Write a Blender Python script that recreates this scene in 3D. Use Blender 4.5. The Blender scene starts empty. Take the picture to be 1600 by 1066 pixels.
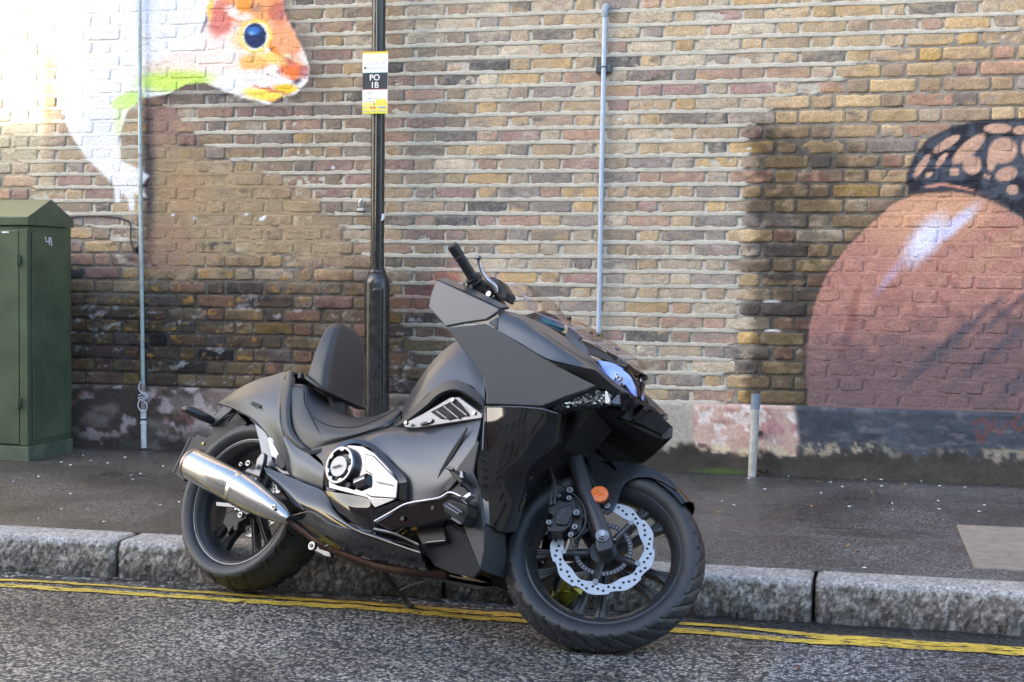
import bpy, bmesh, math, random
import numpy as np
from mathutils import Matrix, Vector
from mathutils.geometry import tessellate_polygon
random.seed(7); rng = np.random.default_rng(11)
R = math.radians
SC = bpy.context.scene

# ------------------------------------------------------------------ camera
PITCH, ROLL, YAW, CAM_D, CAM_H, ZP = 0.04347354, 0.00985591, -0.24683988, 7.92911729, 1.14362233, 0.4893
FOC = 2400.0
_r0 = np.array([math.cos(YAW), -math.sin(YAW), 0.0])
FW = np.array([math.sin(YAW)*math.cos(PITCH), math.cos(YAW)*math.cos(PITCH), -math.sin(PITCH)])
_u0 = np.cross(_r0, FW)
RT = _r0*math.cos(ROLL) + _u0*math.sin(ROLL)
UPV = -_r0*math.sin(ROLL) + _u0*math.cos(ROLL)
CAM = np.array([0.0, -CAM_D, CAM_H])
camd = bpy.data.cameras.new('camera'); cam = bpy.data.objects.new('camera', camd)
SC.collection.objects.link(cam); SC.camera = cam
camd.sensor_width = 36; camd.lens = 36*FOC/1600; camd.clip_end = 500; camd.clip_start = 0.05
m = Matrix.Identity(4)
for i in range(3):
    m[i][0], m[i][1], m[i][2], m[i][3] = RT[i], UPV[i], -FW[i], CAM[i]
cam.matrix_world = m
# ------------------------------------------------------------------ light
SUN_EL, SUN_AZ = 18.0, 42.0          # azimuth: degrees to the left of straight behind the camera side
sdir = np.array([-math.sin(R(SUN_AZ))*math.cos(R(SUN_EL)), -math.cos(R(SUN_AZ))*math.cos(R(SUN_EL)), math.sin(R(SUN_EL))])
W = bpy.data.worlds.new('World'); SC.world = W; W.use_nodes = True
nt = W.node_tree; nt.nodes.clear()
sky = nt.nodes.new('ShaderNodeTexSky'); sky.sky_type = 'NISHITA'; sky.sun_disc = False
sky.sun_elevation = R(SUN_EL); sky.sun_rotation = math.atan2(sdir[0], sdir[1]); sky.dust_density = 2.4; sky.ozone_density = 1.0
bg = nt.nodes.new('ShaderNodeBackground'); bg.inputs['Strength'].default_value = 0.15
wo = nt.nodes.new('ShaderNodeOutputWorld')
nt.links.new(sky.outputs[0], bg.inputs[0]); nt.links.new(bg.outputs[0], wo.inputs[0])
sl = bpy.data.lights.new('sun', 'SUN'); sl.energy = 5.0; sl.angle = R(1.0); sl.color = (1.0, 0.93, 0.80)
so = bpy.data.objects.new('sun', sl); SC.collection.objects.link(so)
so.rotation_mode = 'QUATERNION'; so.rotation_quaternion = Vector(sdir).to_track_quat('Z', 'Y'); so.location = (0, -20, 12)
SC.view_settings.view_transform = 'Standard'; SC.view_settings.look = 'None'
SC.view_settings.exposure = 2.5; SC.view_settings.gamma = 1.0; SC.view_settings.use_curve_mapping = False

# ------------------------------------------------------------------ helpers
def ray(u, v): return FW + (u-800)/FOC*RT - (v-533)/FOC*UPV
def hit(u, v, n, d):
    dd = ray(u, v); n = np.array(n, float); return CAM + (d-CAM@n)/(dd@n)*dd
def on_wall(u, v, y=0.0): return hit(u, v, (0, 1, 0), y)
def on_floor(u, v, z=0.0): return hit(u, v, (0, 0, 1), z)
def sheet_uv(X, Z):
    """flat coordinates of the wall's painted face (a fixed homography of the wall plane)"""
    d0, d1, d2 = X-CAM[0], 0-CAM[1], Z-CAM[2]
    z = d0*FW[0]+d1*FW[1]+d2*FW[2]
    return 800+FOC*(d0*RT[0]+d1*RT[1]+d2*RT[2])/z, 533-FOC*(d0*UPV[0]+d1*UPV[1]+d2*UPV[2])/z

def vn(x, y, seed=0):
    x = np.asarray(x, float); y = np.asarray(y, float)
    xi = np.floor(x).astype(np.int64); yi = np.floor(y).astype(np.int64); fx = x-xi; fy = y-yi
    fx = fx*fx*(3-2*fx); fy = fy*fy*(3-2*fy)
    def h(a, b):
        n = (a*374761393 + b*668265263 + seed*974634777) & 0x7fffffff
        n = ((n ^ (n >> 13))*1274126177) & 0x7fffffff
        return ((n ^ (n >> 16)) & 0xffff)/65535.0
    return (h(xi, yi)*(1-fx)+h(xi+1, yi)*fx)*(1-fy)+(h(xi, yi+1)*(1-fx)+h(xi+1, yi+1)*fx)*fy
def fbm(x, y, seed=0, o=4):
    s = 0; a = .5; t = 0
    for i in range(o):
        s = s+a*vn(x*2**i, y*2**i, seed+i*17); t += a; a *= .5
    return s/t
def sst(a, b, x):
    t = np.clip((x-a)/(b-a), 0, 1); return t*t*(3-2*t)
def sdpoly(u, v, P):
    """signed distance, negative inside"""
    P = np.array(P, float); n = len(P); d = np.full(u.shape, 1e18); ins = np.zeros(u.shape, bool)
    for i in range(n):
        a = P[i]; b = P[(i+1) % n]; e = b-a; wx = u-a[0]; wy = v-a[1]
        t = np.clip((wx*e[0]+wy*e[1])/(e@e+1e-12), 0, 1)
        d = np.minimum(d, (wx-e[0]*t)**2+(wy-e[1]*t)**2)
        c = ((a[1] > v) != (b[1] > v))
        xx = a[0]+(v-a[1])*(b[0]-a[0])/((b[1]-a[1]) if b[1] != a[1] else 1e-9)
        ins ^= c & (u < xx)
    d = np.sqrt(d); return np.where(ins, -d, d)
def sdline(u, v, P):
    d = np.full(u.shape, 1e18)
    for a, b in zip(P[:-1], P[1:]):
        a = np.array(a, float); b = np.array(b, float); e = b-a; wx = u-a[0]; wy = v-a[1]
        t = np.clip((wx*e[0]+wy*e[1])/(e@e), 0, 1); d = np.minimum(d, (wx-e[0]*t)**2+(wy-e[1]*t)**2)
    return np.sqrt(d)
def ell(u, v, cx, cy, rx, ry, deg=0):
    a = R(deg); x = (u-cx)*math.cos(a)+(v-cy)*math.sin(a); y = -(u-cx)*math.sin(a)+(v-cy)*math.cos(a)
    return np.sqrt((x/rx)**2+(y/ry)**2)
def srgb(r, g, b):
    f = lambda c: (c/12.92 if c <= .04045 else ((c+.055)/1.055)**2.4)
    return np.array([f(r/255), f(g/255), f(b/255)])

# ------------------------------------------------------------------ materials
MAT = {}
def new_mat(name):
    m = bpy.data.materials.new(name); m.use_nodes = True; n = m.node_tree
    b = n.nodes['Principled BSDF']; return m, n, b
def N(n, t, **kw):
    o = n.nodes.new(t)
    for k, v in kw.items():
        if hasattr(o, k): setattr(o, k, v)
    return o
def simple(name, col, rough=.5, metal=0.0, nscale=40, nvar=.15, bump=0.0, bscale=200, rvar=.08, coat=0.0, spec=.5, dirt=None):
    if name in MAT: return MAT[name]
    m, n, b = new_mat(name)
    tc = N(n, 'ShaderNodeTexCoord')
    nz = N(n, 'ShaderNodeTexNoise'); nz.inputs['Scale'].default_value = nscale; nz.inputs['Detail'].default_value = 5
    n.links.new(tc.outputs['Object'], nz.inputs['Vector'])
    cr = N(n, 'ShaderNodeValToRGB')
    c = np.array(col[:3]); e = cr.color_ramp.elements
    e[0].position = .3; e[1].position = .7
    e[0].color = (*np.clip(c*(1-nvar), 0, 1), 1); e[1].color = (*np.clip(c*(1+nvar), 0, 1), 1)
    n.links.new(nz.outputs['Fac'], cr.inputs[0])
    src = cr.outputs[0]
    if dirt:
        nz3 = N(n, 'ShaderNodeTexNoise'); nz3.inputs['Scale'].default_value = dirt[2]; nz3.inputs['Detail'].default_value = 8; nz3.inputs['Roughness'].default_value = .7
        n.links.new(tc.outputs['Object'], nz3.inputs['Vector'])
        r3 = N(n, 'ShaderNodeValToRGB'); r3.color_ramp.elements[0].position = dirt[1]; r3.color_ramp.elements[1].position = dirt[1]+.06
        n.links.new(nz3.outputs['Fac'], r3.inputs[0])
        mx = N(n, 'ShaderNodeMixRGB'); mx.inputs[2].default_value = (*dirt[0], 1)
        n.links.new(r3.outputs[0], mx.inputs[0]); n.links.new(src, mx.inputs[1]); src = mx.outputs[0]
    n.links.new(src, b.inputs['Base Color'])
    mr = N(n, 'ShaderNodeMapRange'); mr.inputs['To Min'].default_value = max(0, rough-rvar); mr.inputs['To Max'].default_value = min(1, rough+rvar)
    n.links.new(nz.outputs['Fac'], mr.inputs['Value']); n.links.new(mr.outputs[0], b.inputs['Roughness'])
    b.inputs['Metallic'].default_value = metal; b.inputs['Coat Weight'].default_value = coat; b.inputs['Coat Roughness'].default_value = .03
    b.inputs['Specular IOR Level'].default_value = spec
    if bump:
        nb = N(n, 'ShaderNodeTexNoise'); nb.inputs['Scale'].default_value = bscale; nb.inputs['Detail'].default_value = 4
        n.links.new(tc.outputs['Object'], nb.inputs['Vector'])
        bp = N(n, 'ShaderNodeBump'); bp.inputs['Strength'].default_value = bump; bp.inputs['Distance'].default_value = .002
        n.links.new(nb.outputs['Fac'], bp.inputs['Height']); n.links.new(bp.outputs[0], b.inputs['Normal'])
    MAT[name] = m; return m
def attr_mat(name, rough=.85, g1=90, g2=400, amt=.3, bump=.5, spec=.3):
    m, n, b = new_mat(name)
    at = N(n, 'ShaderNodeAttribute'); at.attribute_name = 'Col'
    geo = N(n, 'ShaderNodeNewGeometry')
    nz = N(n, 'ShaderNodeTexNoise'); nz.inputs['Scale'].default_value = g1; nz.inputs['Detail'].default_value = 9; nz.inputs['Roughness'].default_value = .72
    n.links.new(geo.outputs['Position'], nz.inputs['Vector'])
    mr = N(n, 'ShaderNodeMapRange'); mr.inputs['From Min'].default_value = .3; mr.inputs['From Max'].default_value = .7; mr.inputs['To Min'].default_value = 1-amt; mr.inputs['To Max'].default_value = 1+amt
    n.links.new(nz.outputs['Fac'], mr.inputs['Value'])
    mx = N(n, 'ShaderNodeVectorMath', operation='SCALE')
    n.links.new(at.outputs['Color'], mx.inputs[0]); n.links.new(mr.outputs[0], mx.inputs['Scale'])
    n.links.new(mx.outputs[0], b.inputs['Base Color'])
    nb = N(n, 'ShaderNodeTexNoise'); nb.inputs['Scale'].default_value = g2; nb.inputs['Detail'].default_value = 6; nb.inputs['Roughness'].default_value = .65
    n.links.new(geo.outputs['Position'], nb.inputs['Vector'])
    ad = N(n, 'ShaderNodeMath', operation='ADD'); n.links.new(nz.outputs['Fac'], ad.inputs[0]); n.links.new(nb.outputs['Fac'], ad.inputs[1])
    bp = N(n, 'ShaderNodeBump'); bp.inputs['Strength'].default_value = bump; bp.inputs['Distance'].default_value = .004
    n.links.new(ad.outputs[0], bp.inputs['Height']); n.links.new(bp.outputs[0], b.inputs['Normal'])
    b.inputs['Roughness'].default_value = rough; b.inputs['Specular IOR Level'].default_value = spec
    MAT[name] = m; return m

# ------------------------------------------------------------------ mesh / object helpers
def make_obj(name, verts, faces, mat=None, parent=None, col=None, smooth=False, local=None):
    me = bpy.data.meshes.new(name)
    me.from_pydata([tuple(v) for v in verts], [], [tuple(f) for f in faces])
    if col is not None:
        ca = me.color_attributes.new('Col', 'FLOAT_COLOR', 'POINT')
        c4 = np.ones((len(verts), 4), np.float32); c4[:, :3] = col
        ca.data.foreach_set('color', c4.ravel())
    if mat: me.materials.append(mat)
    if smooth: me.polygons.foreach_set('use_smooth', [True]*len(me.polygons))
    me.update()
    o = bpy.data.objects.new(name, me); SC.collection.objects.link(o)
    if parent: o.parent = parent
    if local is not None: o.matrix_local = local
    return o
def empty(name, loc=(0, 0, 0)):
    o = bpy.data.objects.new(name, None); SC.collection.objects.link(o); o.location = loc; o.empty_display_size = .1; return o
def tag(o, label=None, cat=None, group=None, kind=None):
    if label: o['label'] = label
    if cat: o['category'] = cat
    if group: o['group'] = group
    if kind: o['kind'] = kind
    return o
def grid_faces(nu, nv, wrap_u=False, wrap_v=False, off=0, flip=False):
    F = []
    for j in range(nv-(0 if wrap_v else 1)):
        for i in range(nu-(0 if wrap_u else 1)):
            a = j*nu+i; b = j*nu+(i+1) % nu; c = ((j+1) % nv)*nu+(i+1) % nu; d = ((j+1) % nv)*nu+i
            F.append((a+off, d+off, c+off, b+off) if flip else (a+off, b+off, c+off, d+off))
    return F
def fix_normals(o):
    bm = bmesh.new(); bm.from_mesh(o.data); bmesh.ops.recalc_face_normals(bm, faces=bm.faces); bm.to_mesh(o.data); bm.free(); return o
def bevel(o, w=.003, seg=2):
    md = o.modifiers.new('bevel', 'BEVEL'); md.width = w; md.segments = seg; md.limit_method = 'ANGLE'; md.angle_limit = R(30); md.harden_normals = False; return o
def box_vf(x0, x1, y0, y1, z0, z1):
    v = [(x0, y0, z0), (x1, y0, z0), (x1, y1, z0), (x0, y1, z0), (x0, y0, z1), (x1, y0, z1), (x1, y1, z1), (x0, y1, z1)]
    f = [(0, 3, 2, 1), (4, 5, 6, 7), (0, 1, 5, 4), (1, 2, 6, 5), (2, 3, 7, 6), (3, 0, 4, 7)]
    return v, f
def box(name, x0, x1, y0, y1, z0, z1, mat, parent=None, bv=0):
    v, f = box_vf(x0, x1, y0, y1, z0, z1); o = make_obj(name, v, f, mat, parent)
    if bv: bevel(o, bv)
    return o
def catmull(P, n):
    P = np.array(P, float); 
    if len(P) < 3:
        t = np.linspace(0, 1, n)[:, None]; return P[0]*(1-t)+P[-1]*t
    Q = np.vstack([2*P[0]-P[1], P, 2*P[-1]-P[-2]]); out = []
    T = np.linspace(0, len(P)-1-1e-9, n)
    for t in T:
        i = int(t); f = t-i; a, b, c, d = Q[i], Q[i+1], Q[i+2], Q[i+3]
        out.append(.5*((2*b)+(-a+c)*f+(2*a-5*b+4*c-d)*f*f+(-a+3*b-3*c+d)*f**3))
    return np.array(out)
def tube(name, pts, rad, mat, parent=None, n=None, seg=10, smooth=True, local=None, sm=True):
    pts = np.array(pts, float); n = n or max(2, (len(pts)-1)*6+1)
    if len(pts) == 2 and n > 2: n = 2
    rr = np.array(rad if hasattr(rad, '__len__') else [rad]*len(pts), float)
    if sm:
        C = catmull(pts, n) if len(pts) > 2 else pts
        Rr = np.interp(np.linspace(0, len(pts)-1, len(C)), range(len(pts)), rr)
    else: C, Rr = pts, rr
    V = []; prev = None
    for i, c in enumerate(C):
        t = C[min(i+1, len(C)-1)]-C[max(i-1, 0)]; t = t/np.linalg.norm(t)
        if prev is None:
            a = np.array([0, 0, 1.]) if abs(t[2]) < .9 else np.array([1., 0, 0]); s = np.cross(t, a)
        else: s = prev-t*(prev@t)
        s = s/np.linalg.norm(s); prev = s; q = np.cross(t, s)
        for k in range(seg):
            an = 2*math.pi*k/seg; V.append(c+Rr[i]*(math.cos(an)*s+math.sin(an)*q))
    F = grid_faces(seg, len(C), wrap_u=True); L = len(V)
    F.append(tuple(range(seg))[::-1]); F.append(tuple(range(L-seg, L)))
    o = make_obj(name, V, F, mat, parent, smooth=smooth, local=local)
    if smooth:
        md = o.modifiers.new('split', 'EDGE_SPLIT'); md.split_angle = R(50)
    return o
def lathe(name, prof, mat, parent=None, local=None, seg=64, smooth=True, closed=True, a0=0, a1=360, disp=None, split=40):
    """profile of (r, z) turned about local Z"""
    prof = np.array(prof, float); full = abs(a1-a0) >= 359.9
    n = seg if full else seg+1; V = []
    for i in range(n):
        a = R(a0+(a1-a0)*i/seg)
        for j, (r, z) in enumerate(prof):
            rr = r+(disp(a, r, z, j) if disp else 0)
            V.append((rr*math.cos(a), rr*math.sin(a), z))
    k = len(prof); F = []
    for i in range(n if full else n-1):
        for j in range(k if closed else k-1):
            a = i*k+j; b = ((i+1) % n)*k+j; c = ((i+1) % n)*k+(j+1) % k; d = i*k+(j+1) % k
            F.append((a, b, c, d))
    if not full and closed:
        F.append(tuple(range(k))); F.append(tuple(range((n-1)*k, n*k))[::-1])
    o = make_obj(name, V, F, mat, parent, smooth=smooth, local=local); fix_normals(o)
    if smooth and split: md = o.modifiers.new('split', 'EDGE_SPLIT'); md.split_angle = R(split)
    return o

# ================================================================== WALL
PALE = [(-60, -60), (60, 330), (218, 390), (225, 140), (330, 232), (450, 290), (520, 338), (560, 385), (600, 420), (610, 470), (660, 590), (760, 640), (1128, 640), (1140, 560), (1158, 480), (1164, 300), (1172, 200), (1215, 165), (1300, 130), (1400, 75), (1500, 55), (1700, 45), (1700, -60)]
NUT = [(1262, 640), (1260, 560), (1264, 510), (1276, 465), (1292, 428), (1322, 388), (1362, 348), (1396, 318), (1425, 306), (1460, 300), (1500, 300), (1545, 312), (1580, 332), (1640, 366), (1700, 420), (1745, 490), (1775, 570), (1785, 660)]
CAP = [(1420, 302), (1418, 275), (1430, 245), (1450, 220), (1490, 199), (1530, 190), (1600, 187), (1670, 200), (1730, 240), (1768, 300), (1780, 370), (1772, 430), (1745, 462), (1690, 408), (1640, 366), (1580, 326), (1530, 303), (1490, 297), (1450, 299)]
BEAST = [(88, -60), (88, 60), (92, 90), (92, 158), (110, 210), (137, 250), (166, 276), (178, 290), (180, 316), (188, 317), (190, 300), (200, 312), (202, 329), (210, 328), (210, 302), (230, 309), (219, 292), (233, 275), (211, 261), (189, 251), (186, 214), (200, 173), (223, 153), (262, 147), (290, 132), (320, 129), (345, 140), (380, 153), (421, 163), (440, 151), (462, 147), (480, 128), (484, 108), (475, 80), (462, 55), (445, 20), (432, -60)]
def mixc(c, col, a):
    return c*(1-a[:, None])+np.asarray(col)*a[:, None]
def pale_mask(u, v):
    return 1-sst(-7, 7, sdpoly(u, v, PALE)+(fbm(u/9, v/9, 3)-.5)*26)
def soot(u, v):
    n = fbm(u/60, v/40, 21)-.5; n2 = fbm(u/14, v/10, 22)-.5
    s = np.ones(u.shape)
    s *= .84+.34*fbm(u/34, v/26, 23)
    g = sst(1150, 1190, u+n*40+(fbm(u/16, v/9, 24)-.5)*44)*sst(150, 215, v+n*60+(u-1170)*-.28)          # dark patch right of the pale pointing
    g = g*(1-.62*sst(1250, 1440, u))*(1-.35*sst(0.0, .25, n2))
    g = g*(1+.25*sst(500, 600, v))
    s *= 1-.72*np.clip(g, 0, 1)
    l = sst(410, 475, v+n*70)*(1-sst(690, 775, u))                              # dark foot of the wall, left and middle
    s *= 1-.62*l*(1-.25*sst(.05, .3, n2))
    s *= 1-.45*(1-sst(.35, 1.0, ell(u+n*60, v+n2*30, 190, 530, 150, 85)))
    s *= 1-.30*sst(560, 640, u)*(1-sst(690, 760, u))*sst(300, 420, v)
    m = sst(212, 240, u)*(1-sst(470, 640, u))*sst(110, 150, v); s *= 1-.28*m
    s *= 1-.22*sst(470, 490, u)*(1-sst(600, 760, u))*(1-sst(150,300,v))
    return s
def overpaint(u, v, c, wet):
    """soot, patches, paint; wet = 1 on bricks, 0 on mortar; returns colour and how much relief the paint fills"""
    n = fbm(u/22, v/16, 5); n2 = fbm(u/6, v/5, 6); n3 = fbm(u/50, v/14, 7)
    fill = np.zeros(u.shape)
    c = c*soot(u, v)[:, None]
    # smeared mortar patch
    P = [(232, 215), (262, 205), (300, 238), (335, 262), (400, 262), (440, 285), (500, 318), (535, 360), (520, 420), (440, 400), (330, 400), (300, 440), (232, 430)]
    d = sdpoly(u, v, P)+(n-.5)*50
    a = (1-sst(-12, 10, d))*(1-.85*sst(.50, .58, n2*.45+n3*.55)*sst(300, 330, u)*wet)
    c = mixc(c, srgb(164, 146, 118)*(.65+.5*fbm(u/12, v/12, 8))[:, None], a*.95); fill = np.maximum(fill, a)
    # pinkish lower left of patch
    a = (1-sst(.5, 1.0, ell(u, v, 262, 385, 60, 60)))*.4; c = mixc(c, srgb(146, 108, 96), a)
    a = (1-sst(.4, 1.0, ell(u, v, 290, 300, 55, 55)))*.45; c = mixc(c, srgb(172, 138, 108), a)
    # cast shadow of the left pipe, painted as a dark line to its right
    a = (1-sst(2, 16, np.abs(u-233+(v-250)*.01)))*sst(150, 180, v)*(1-sst(300, 420, v)); c = mixc(c, srgb(62, 55, 70), a*.75)
    a = (1-sst(8, 34, np.abs(u-258)))*sst(150, 180, v)*(1-sst(200, 260, v)); c = mixc(c, srgb(150, 120, 112), a*.7); fill = np.maximum(fill, a*.7)
    # efflorescence low on the left, flaked paint
    e = sst(.60, .74, fbm(u/26, v/13, 31)*.6+fbm(u/5, v/4, 32)*.4)*sst(420, 500, v)*(1-sst(690, 760, u))
    c = mixc(c, srgb(170, 166, 168), e*.75)
    e = sst(.60, .68, fbm(u/20, v/10, 41)*.6+fbm(u/5, v/5, 42)*.4)*sst(380, 430, v)*(1-sst(560, 600, v))*sst(120, 160, u)*(1-sst(440, 520, u))*wet
    c = mixc(c, srgb(168, 128, 62), e*.7)
    # red spray on wall behind the bars
    a = (1-sst(.3, 1, ell(u, v, 735, 440, 95, 32)))*.45*sst(.35, .6, n); c = mixc(c, srgb(180, 90, 85), a)
    a = (1-sst(.4, 1, ell(u, v, 650, 470, 50, 30)))*.3; c = mixc(c, srgb(150, 90, 80), a)
    # ------------- animal mural (left)
    d = sdpoly(u, v, BEAST)
    halo = np.exp(-np.clip(d, 0, 99)/22)*(d > 0)*(sst(215, 260, u)); c = mixc(c, srgb(52, 48, 62), np.clip(halo*.72, 0, 1)*(1-sst(150, 190, v)*.6))
    a = 1-sst(-2.2, 2.2, d); b = np.ones((len(u), 3))*np.array([.82, .82, .84])
    def blob(cx, cy, rx, ry, col, al=1, deg=0, soft=.5):
        nonlocal b
        e = ell(u+(n-.5)*9, v+(n2-.5)*7, cx, cy, rx, ry, deg); b = mixc(b, np.array(col), (1-sst(soft, 1.0, e))*al)
    blob(250, 20, 70, 50, srgb(215, 222, 242), .6); blob(150, 60, 45, 60, srgb(238, 228, 232), .5); blob(150, 200, 35, 60, srgb(222, 226, 240), .7)
    blob(275, 124, 80, 26, srgb(196, 226, 100), .95, -4); blob(200, 158, 34, 16, srgb(190, 228, 120), .9, -20); blob(185, 185, 10, 40, srgb(210, 230, 160), .6, 10)
    blob(300, 96, 60, 22, srgb(236, 214, 204), .8); blob(345, 80, 55, 50, srgb(246, 222, 214), .9); blob(250, 105, 40, 14, srgb(226, 206, 190), .7)
    blob(395, 8, 75, 48, srgb(232, 160, 110), 1); blob(345, 30, 26, 40, srgb(206, 110, 100), .9, 15); blob(372, 22, 30, 12, srgb(250, 226, 222), .9, 25); blob(400, 12, 16, 10, srgb(130,110,100), .6)
    blob(440, 20, 26, 26, srgb(176, 92, 90), .8); blob(330, 15, 6, 26, srgb(244, 196, 96), .9, 8); blob(382, 8, 14, 20, srgb(240, 150, 60), .8, 20)
    blob(445, 62, 44, 34, srgb(232, 150, 96), .9, 50); blob(398, 56, 31, 31, srgb(246, 186, 78), 1, 0, .7); blob(395, 98, 34, 18, srgb(244, 178, 84), .9)
    blob(375, 60, 18, 22, srgb(248, 196, 150), .8); blob(455, 105, 30, 22, srgb(228, 122, 72), 1); blob(425, 90, 14, 12, srgb(250, 210, 110), .8); blob(447, 96, 26, 8, srgb(170, 110, 130), .5, 20)
    blob(462, 120, 14, 8, srgb(238, 120, 40), .8); blob(400, 125, 55, 16, srgb(238, 232, 240), .9, 12); blob(414, 149, 48, 13, srgb(250, 218, 96), 1, 10); blob(446, 138, 26, 10, srgb(242, 200, 60), 1)
    blob(476, 112, 10, 15, srgb(176, 100, 104), .8); blob(466, 128, 9, 6, srgb(60, 55, 80), .95, -20); blob(420, 140, 40, 3.5, srgb(200, 84, 70), .85, 14); blob(425, 158, 14, 4, srgb(236, 130, 60), .8)
    blob(430, 78, 24, 5, srgb(244, 140, 30), .9, 48); blob(424, 77, 14, 2, srgb(80, 60, 50), .8, 50); blob(458, 92, 24, 3, srgb(214, 232, 190), .8, 25)
    for cx, cy in ((427, 100), (434, 112), (446, 104), (430, 122), (452, 96), (440, 92), (418, 116)): blob(cx, cy, 3.5, 2.5, srgb(150, 80, 60), .7)
    blob(320, 38, 4, 22, srgb(90, 80, 130), .7, 18); blob(398, 57, 28, 29, srgb(248, 212, 112), .9, 0, .8); blob(424, 92, 30, 12, srgb(246, 204, 110), .7, 20); blob(398, 56, 21.5, 22.5, (.85, .84, .8), 1, 0, .93)
    e = ell(u, v, 398.5, 56, 18, 20); b = mixc(b, srgb(38, 52, 92), 1-sst(.92, 1.05, e)); b = mixc(b, srgb(62, 120, 200), (1-sst(.3, 1.0, ell(u, v, 396, 48, 15, 9)))*.95)
    b = mixc(b, srgb(150, 200, 240), (1-sst(.2, 1.0, ell(u, v, 393, 52, 6, 4)))*.9)
    c = c*(1-a[:, None])+b*a[:, None]; fill = np.maximum(fill, a*.9)
    a = (1-sst(150, 195, u))*(1-sst(60, 105, v))*sst(40, 90, u); c = mixc(c, (.8, .76, .74), a*.9); fill = np.maximum(fill, a*.8)  # sun glare at the upper left, whitened into the wall colour
    c = mixc(c, np.array([.62, .55, .40]), (1-sst(60, 95, u))*(1-sst(230, 330, v))*.75)  # brick colour lightened to strengthen the sun patch at the far left
    a = (1-sst(4, 10, np.abs(u-76)))*sst(84, 90, v)*(1-sst(160, 250, v)); c = mixc(c, srgb(150, 115, 70), a*.55)
    # ------------- nut mural (right)
    d = sdpoly(u, v, NUT)+(n2-.5)*3; a = (1-sst(-2.5, 2.5, d))
    ln = (u-1262)*.50+(v-640)*.866                                  # along strokes
    st = fbm((u*.62+v*.78)/60, (u*.78-v*.62)/11, 51)
    b = np.ones((len(u), 3))*srgb(178, 130, 118)
    b = mixc(b, srgb(172, 122, 108), sst(.45, .75, st)*.6); b = mixc(b, srgb(128, 78, 72), (1-sst(.2, .45, st))*.45)
    b = mixc(b, srgb(206, 160, 128), (1-sst(.3, 1, ell(u, v, 1455, 335, 150, 66, -10)))*.85)
    b = mixc(b, srgb(184, 150, 116), (1-sst(.2, 1, ell(u, v, 1560, 390, 90, 22, -38)))*.5)
    for (cx, cy, rx, ry, al_) in ((1400, 400, 120, 12, .45), (1350, 430, 100, 8, .4), (1540, 470, 120, 10, .4), (1520, 430, 110, 9, .5), (1420, 470, 100, 8, .4), (1340, 470, 70, 7, .35), (1470, 440, 110, 6, .4)): b = mixc(b, srgb(196, 148, 132), (1-sst(.2, 1, ell(u+(n-.5)*8, v, cx, cy, rx, ry, -55)))*al_)
    b = mixc(b, srgb(222, 224, 246), (1-sst(.2, 1, ell(u+(n2-.5)*14, v, 1446, 375, 66, 30, -52)))*1.0)
    b = mixc(b, srgb(206, 208, 238), (1-sst(.2, 1, ell(u+(n2-.5)*10, v, 1492, 352, 66, 15, -42)))*.9)
    b = mixc(b, srgb(190, 170, 200), (1-sst(.2, 1, ell(u, v, 1392, 430, 60, 10, -52)))*.5)
    b = mixc(b, srgb(122, 66, 60), (1-sst(.3, 1, ell(u, v, 1330, 500, 12, 90, 12)))*.5)
    for (cx, cy, rx, ry) in ((1500, 520, 130, 10), (1560, 545, 130, 12), (1580, 480, 110, 9), (1460, 560, 110, 12), (1600, 590, 100, 16)):
        b = mixc(b, srgb(88, 78, 92), (1-sst(.2, 1, ell(u, v, cx, cy, rx, ry, -40)))*.7)
    b = mixc(b, srgb(82, 80, 90), np.clip(sst(465, 590, v+(n-.5)*90+(u-1262)*.14), 0, 1)*.74)
    c = c*(1-a[:, None])+b*a[:, None]; fill = np.maximum(fill, a*.7)
    d = sdpoly(u, v, CAP); a = 1-sst(-2, 2, d); b = np.ones((len(u), 3))*srgb(72, 78, 90); b = mixc(b, srgb(40, 42, 52), sst(.45, .65, n))
    sp = srgb(190, 154, 134)
    def Z(x, y): return 1160+x/3.636, 160+y/3.636
    for (x, y, rx, ry, dg) in ((1450, 148, 75, 26, 0), (1160, 235, 82, 24, -32), (1285, 265, 115, 38, -42), (1480, 275, 78, 70, -20), (1415, 330, 26, 60, 5), (1018, 362, 75, 20, -55), (1130, 330, 50, 16, -55), (1305, 357, 50, 50, 0), (1205, 395, 28, 24, 0), (1060, 410, 24, 13, -25), (1388, 420, 15, 15, 0), (1500, 408, 60, 38, -20), (1535, 497, 32, 28, 0), (1600, 160, 60, 26, 0), (1620, 260, 30, 60, 0), (1650, 390, 40, 40, 0), (1730, 230, 50, 30, 30), (1760, 350, 60, 36, 30), (1860, 300, 50, 26, 50), (1880, 430, 56, 34, 50), (1960, 480, 44, 26, 60), (1990, 640, 46, 26, 70), (1930, 600, 34, 26, 30), (2080, 640, 40, 22, 70), (1840, 540, 30, 24, 0), (2050, 780, 40, 24, 60)):
        cx, cy = Z(x, y); e = ell(u, v, cx, cy, rx/3.636, ry/3.636, dg); b = mixc(b, sp*(.8+.4*n)[:, None], (1-sst(.92, 1.18, e)))
    b = mixc(b, srgb(196, 140, 122), (1-sst(1.2, 2.8, sdline(u, v, [Z(1050, 478), Z(1140, 468), Z(1220, 480), Z(1300, 500), Z(1380, 535), Z(1440, 565), Z(1490, 590)]))))
    c = c*(1-a[:, None])+b*a[:, None]; fill = np.maximum(fill, a*.8)
    d = np.abs(sdpoly(u, v, CAP)); c = mixc(c, srgb(46, 50, 60), (1-sst(1.5, 4.5, d))*.85)
    d = sdpoly(u, v, NUT); c = mixc(c, srgb(60, 52, 54), np.exp(-np.clip(d, 0, 99)/7)*(d > 0)*.6*(1-sst(1440, 1500, u)))
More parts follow.
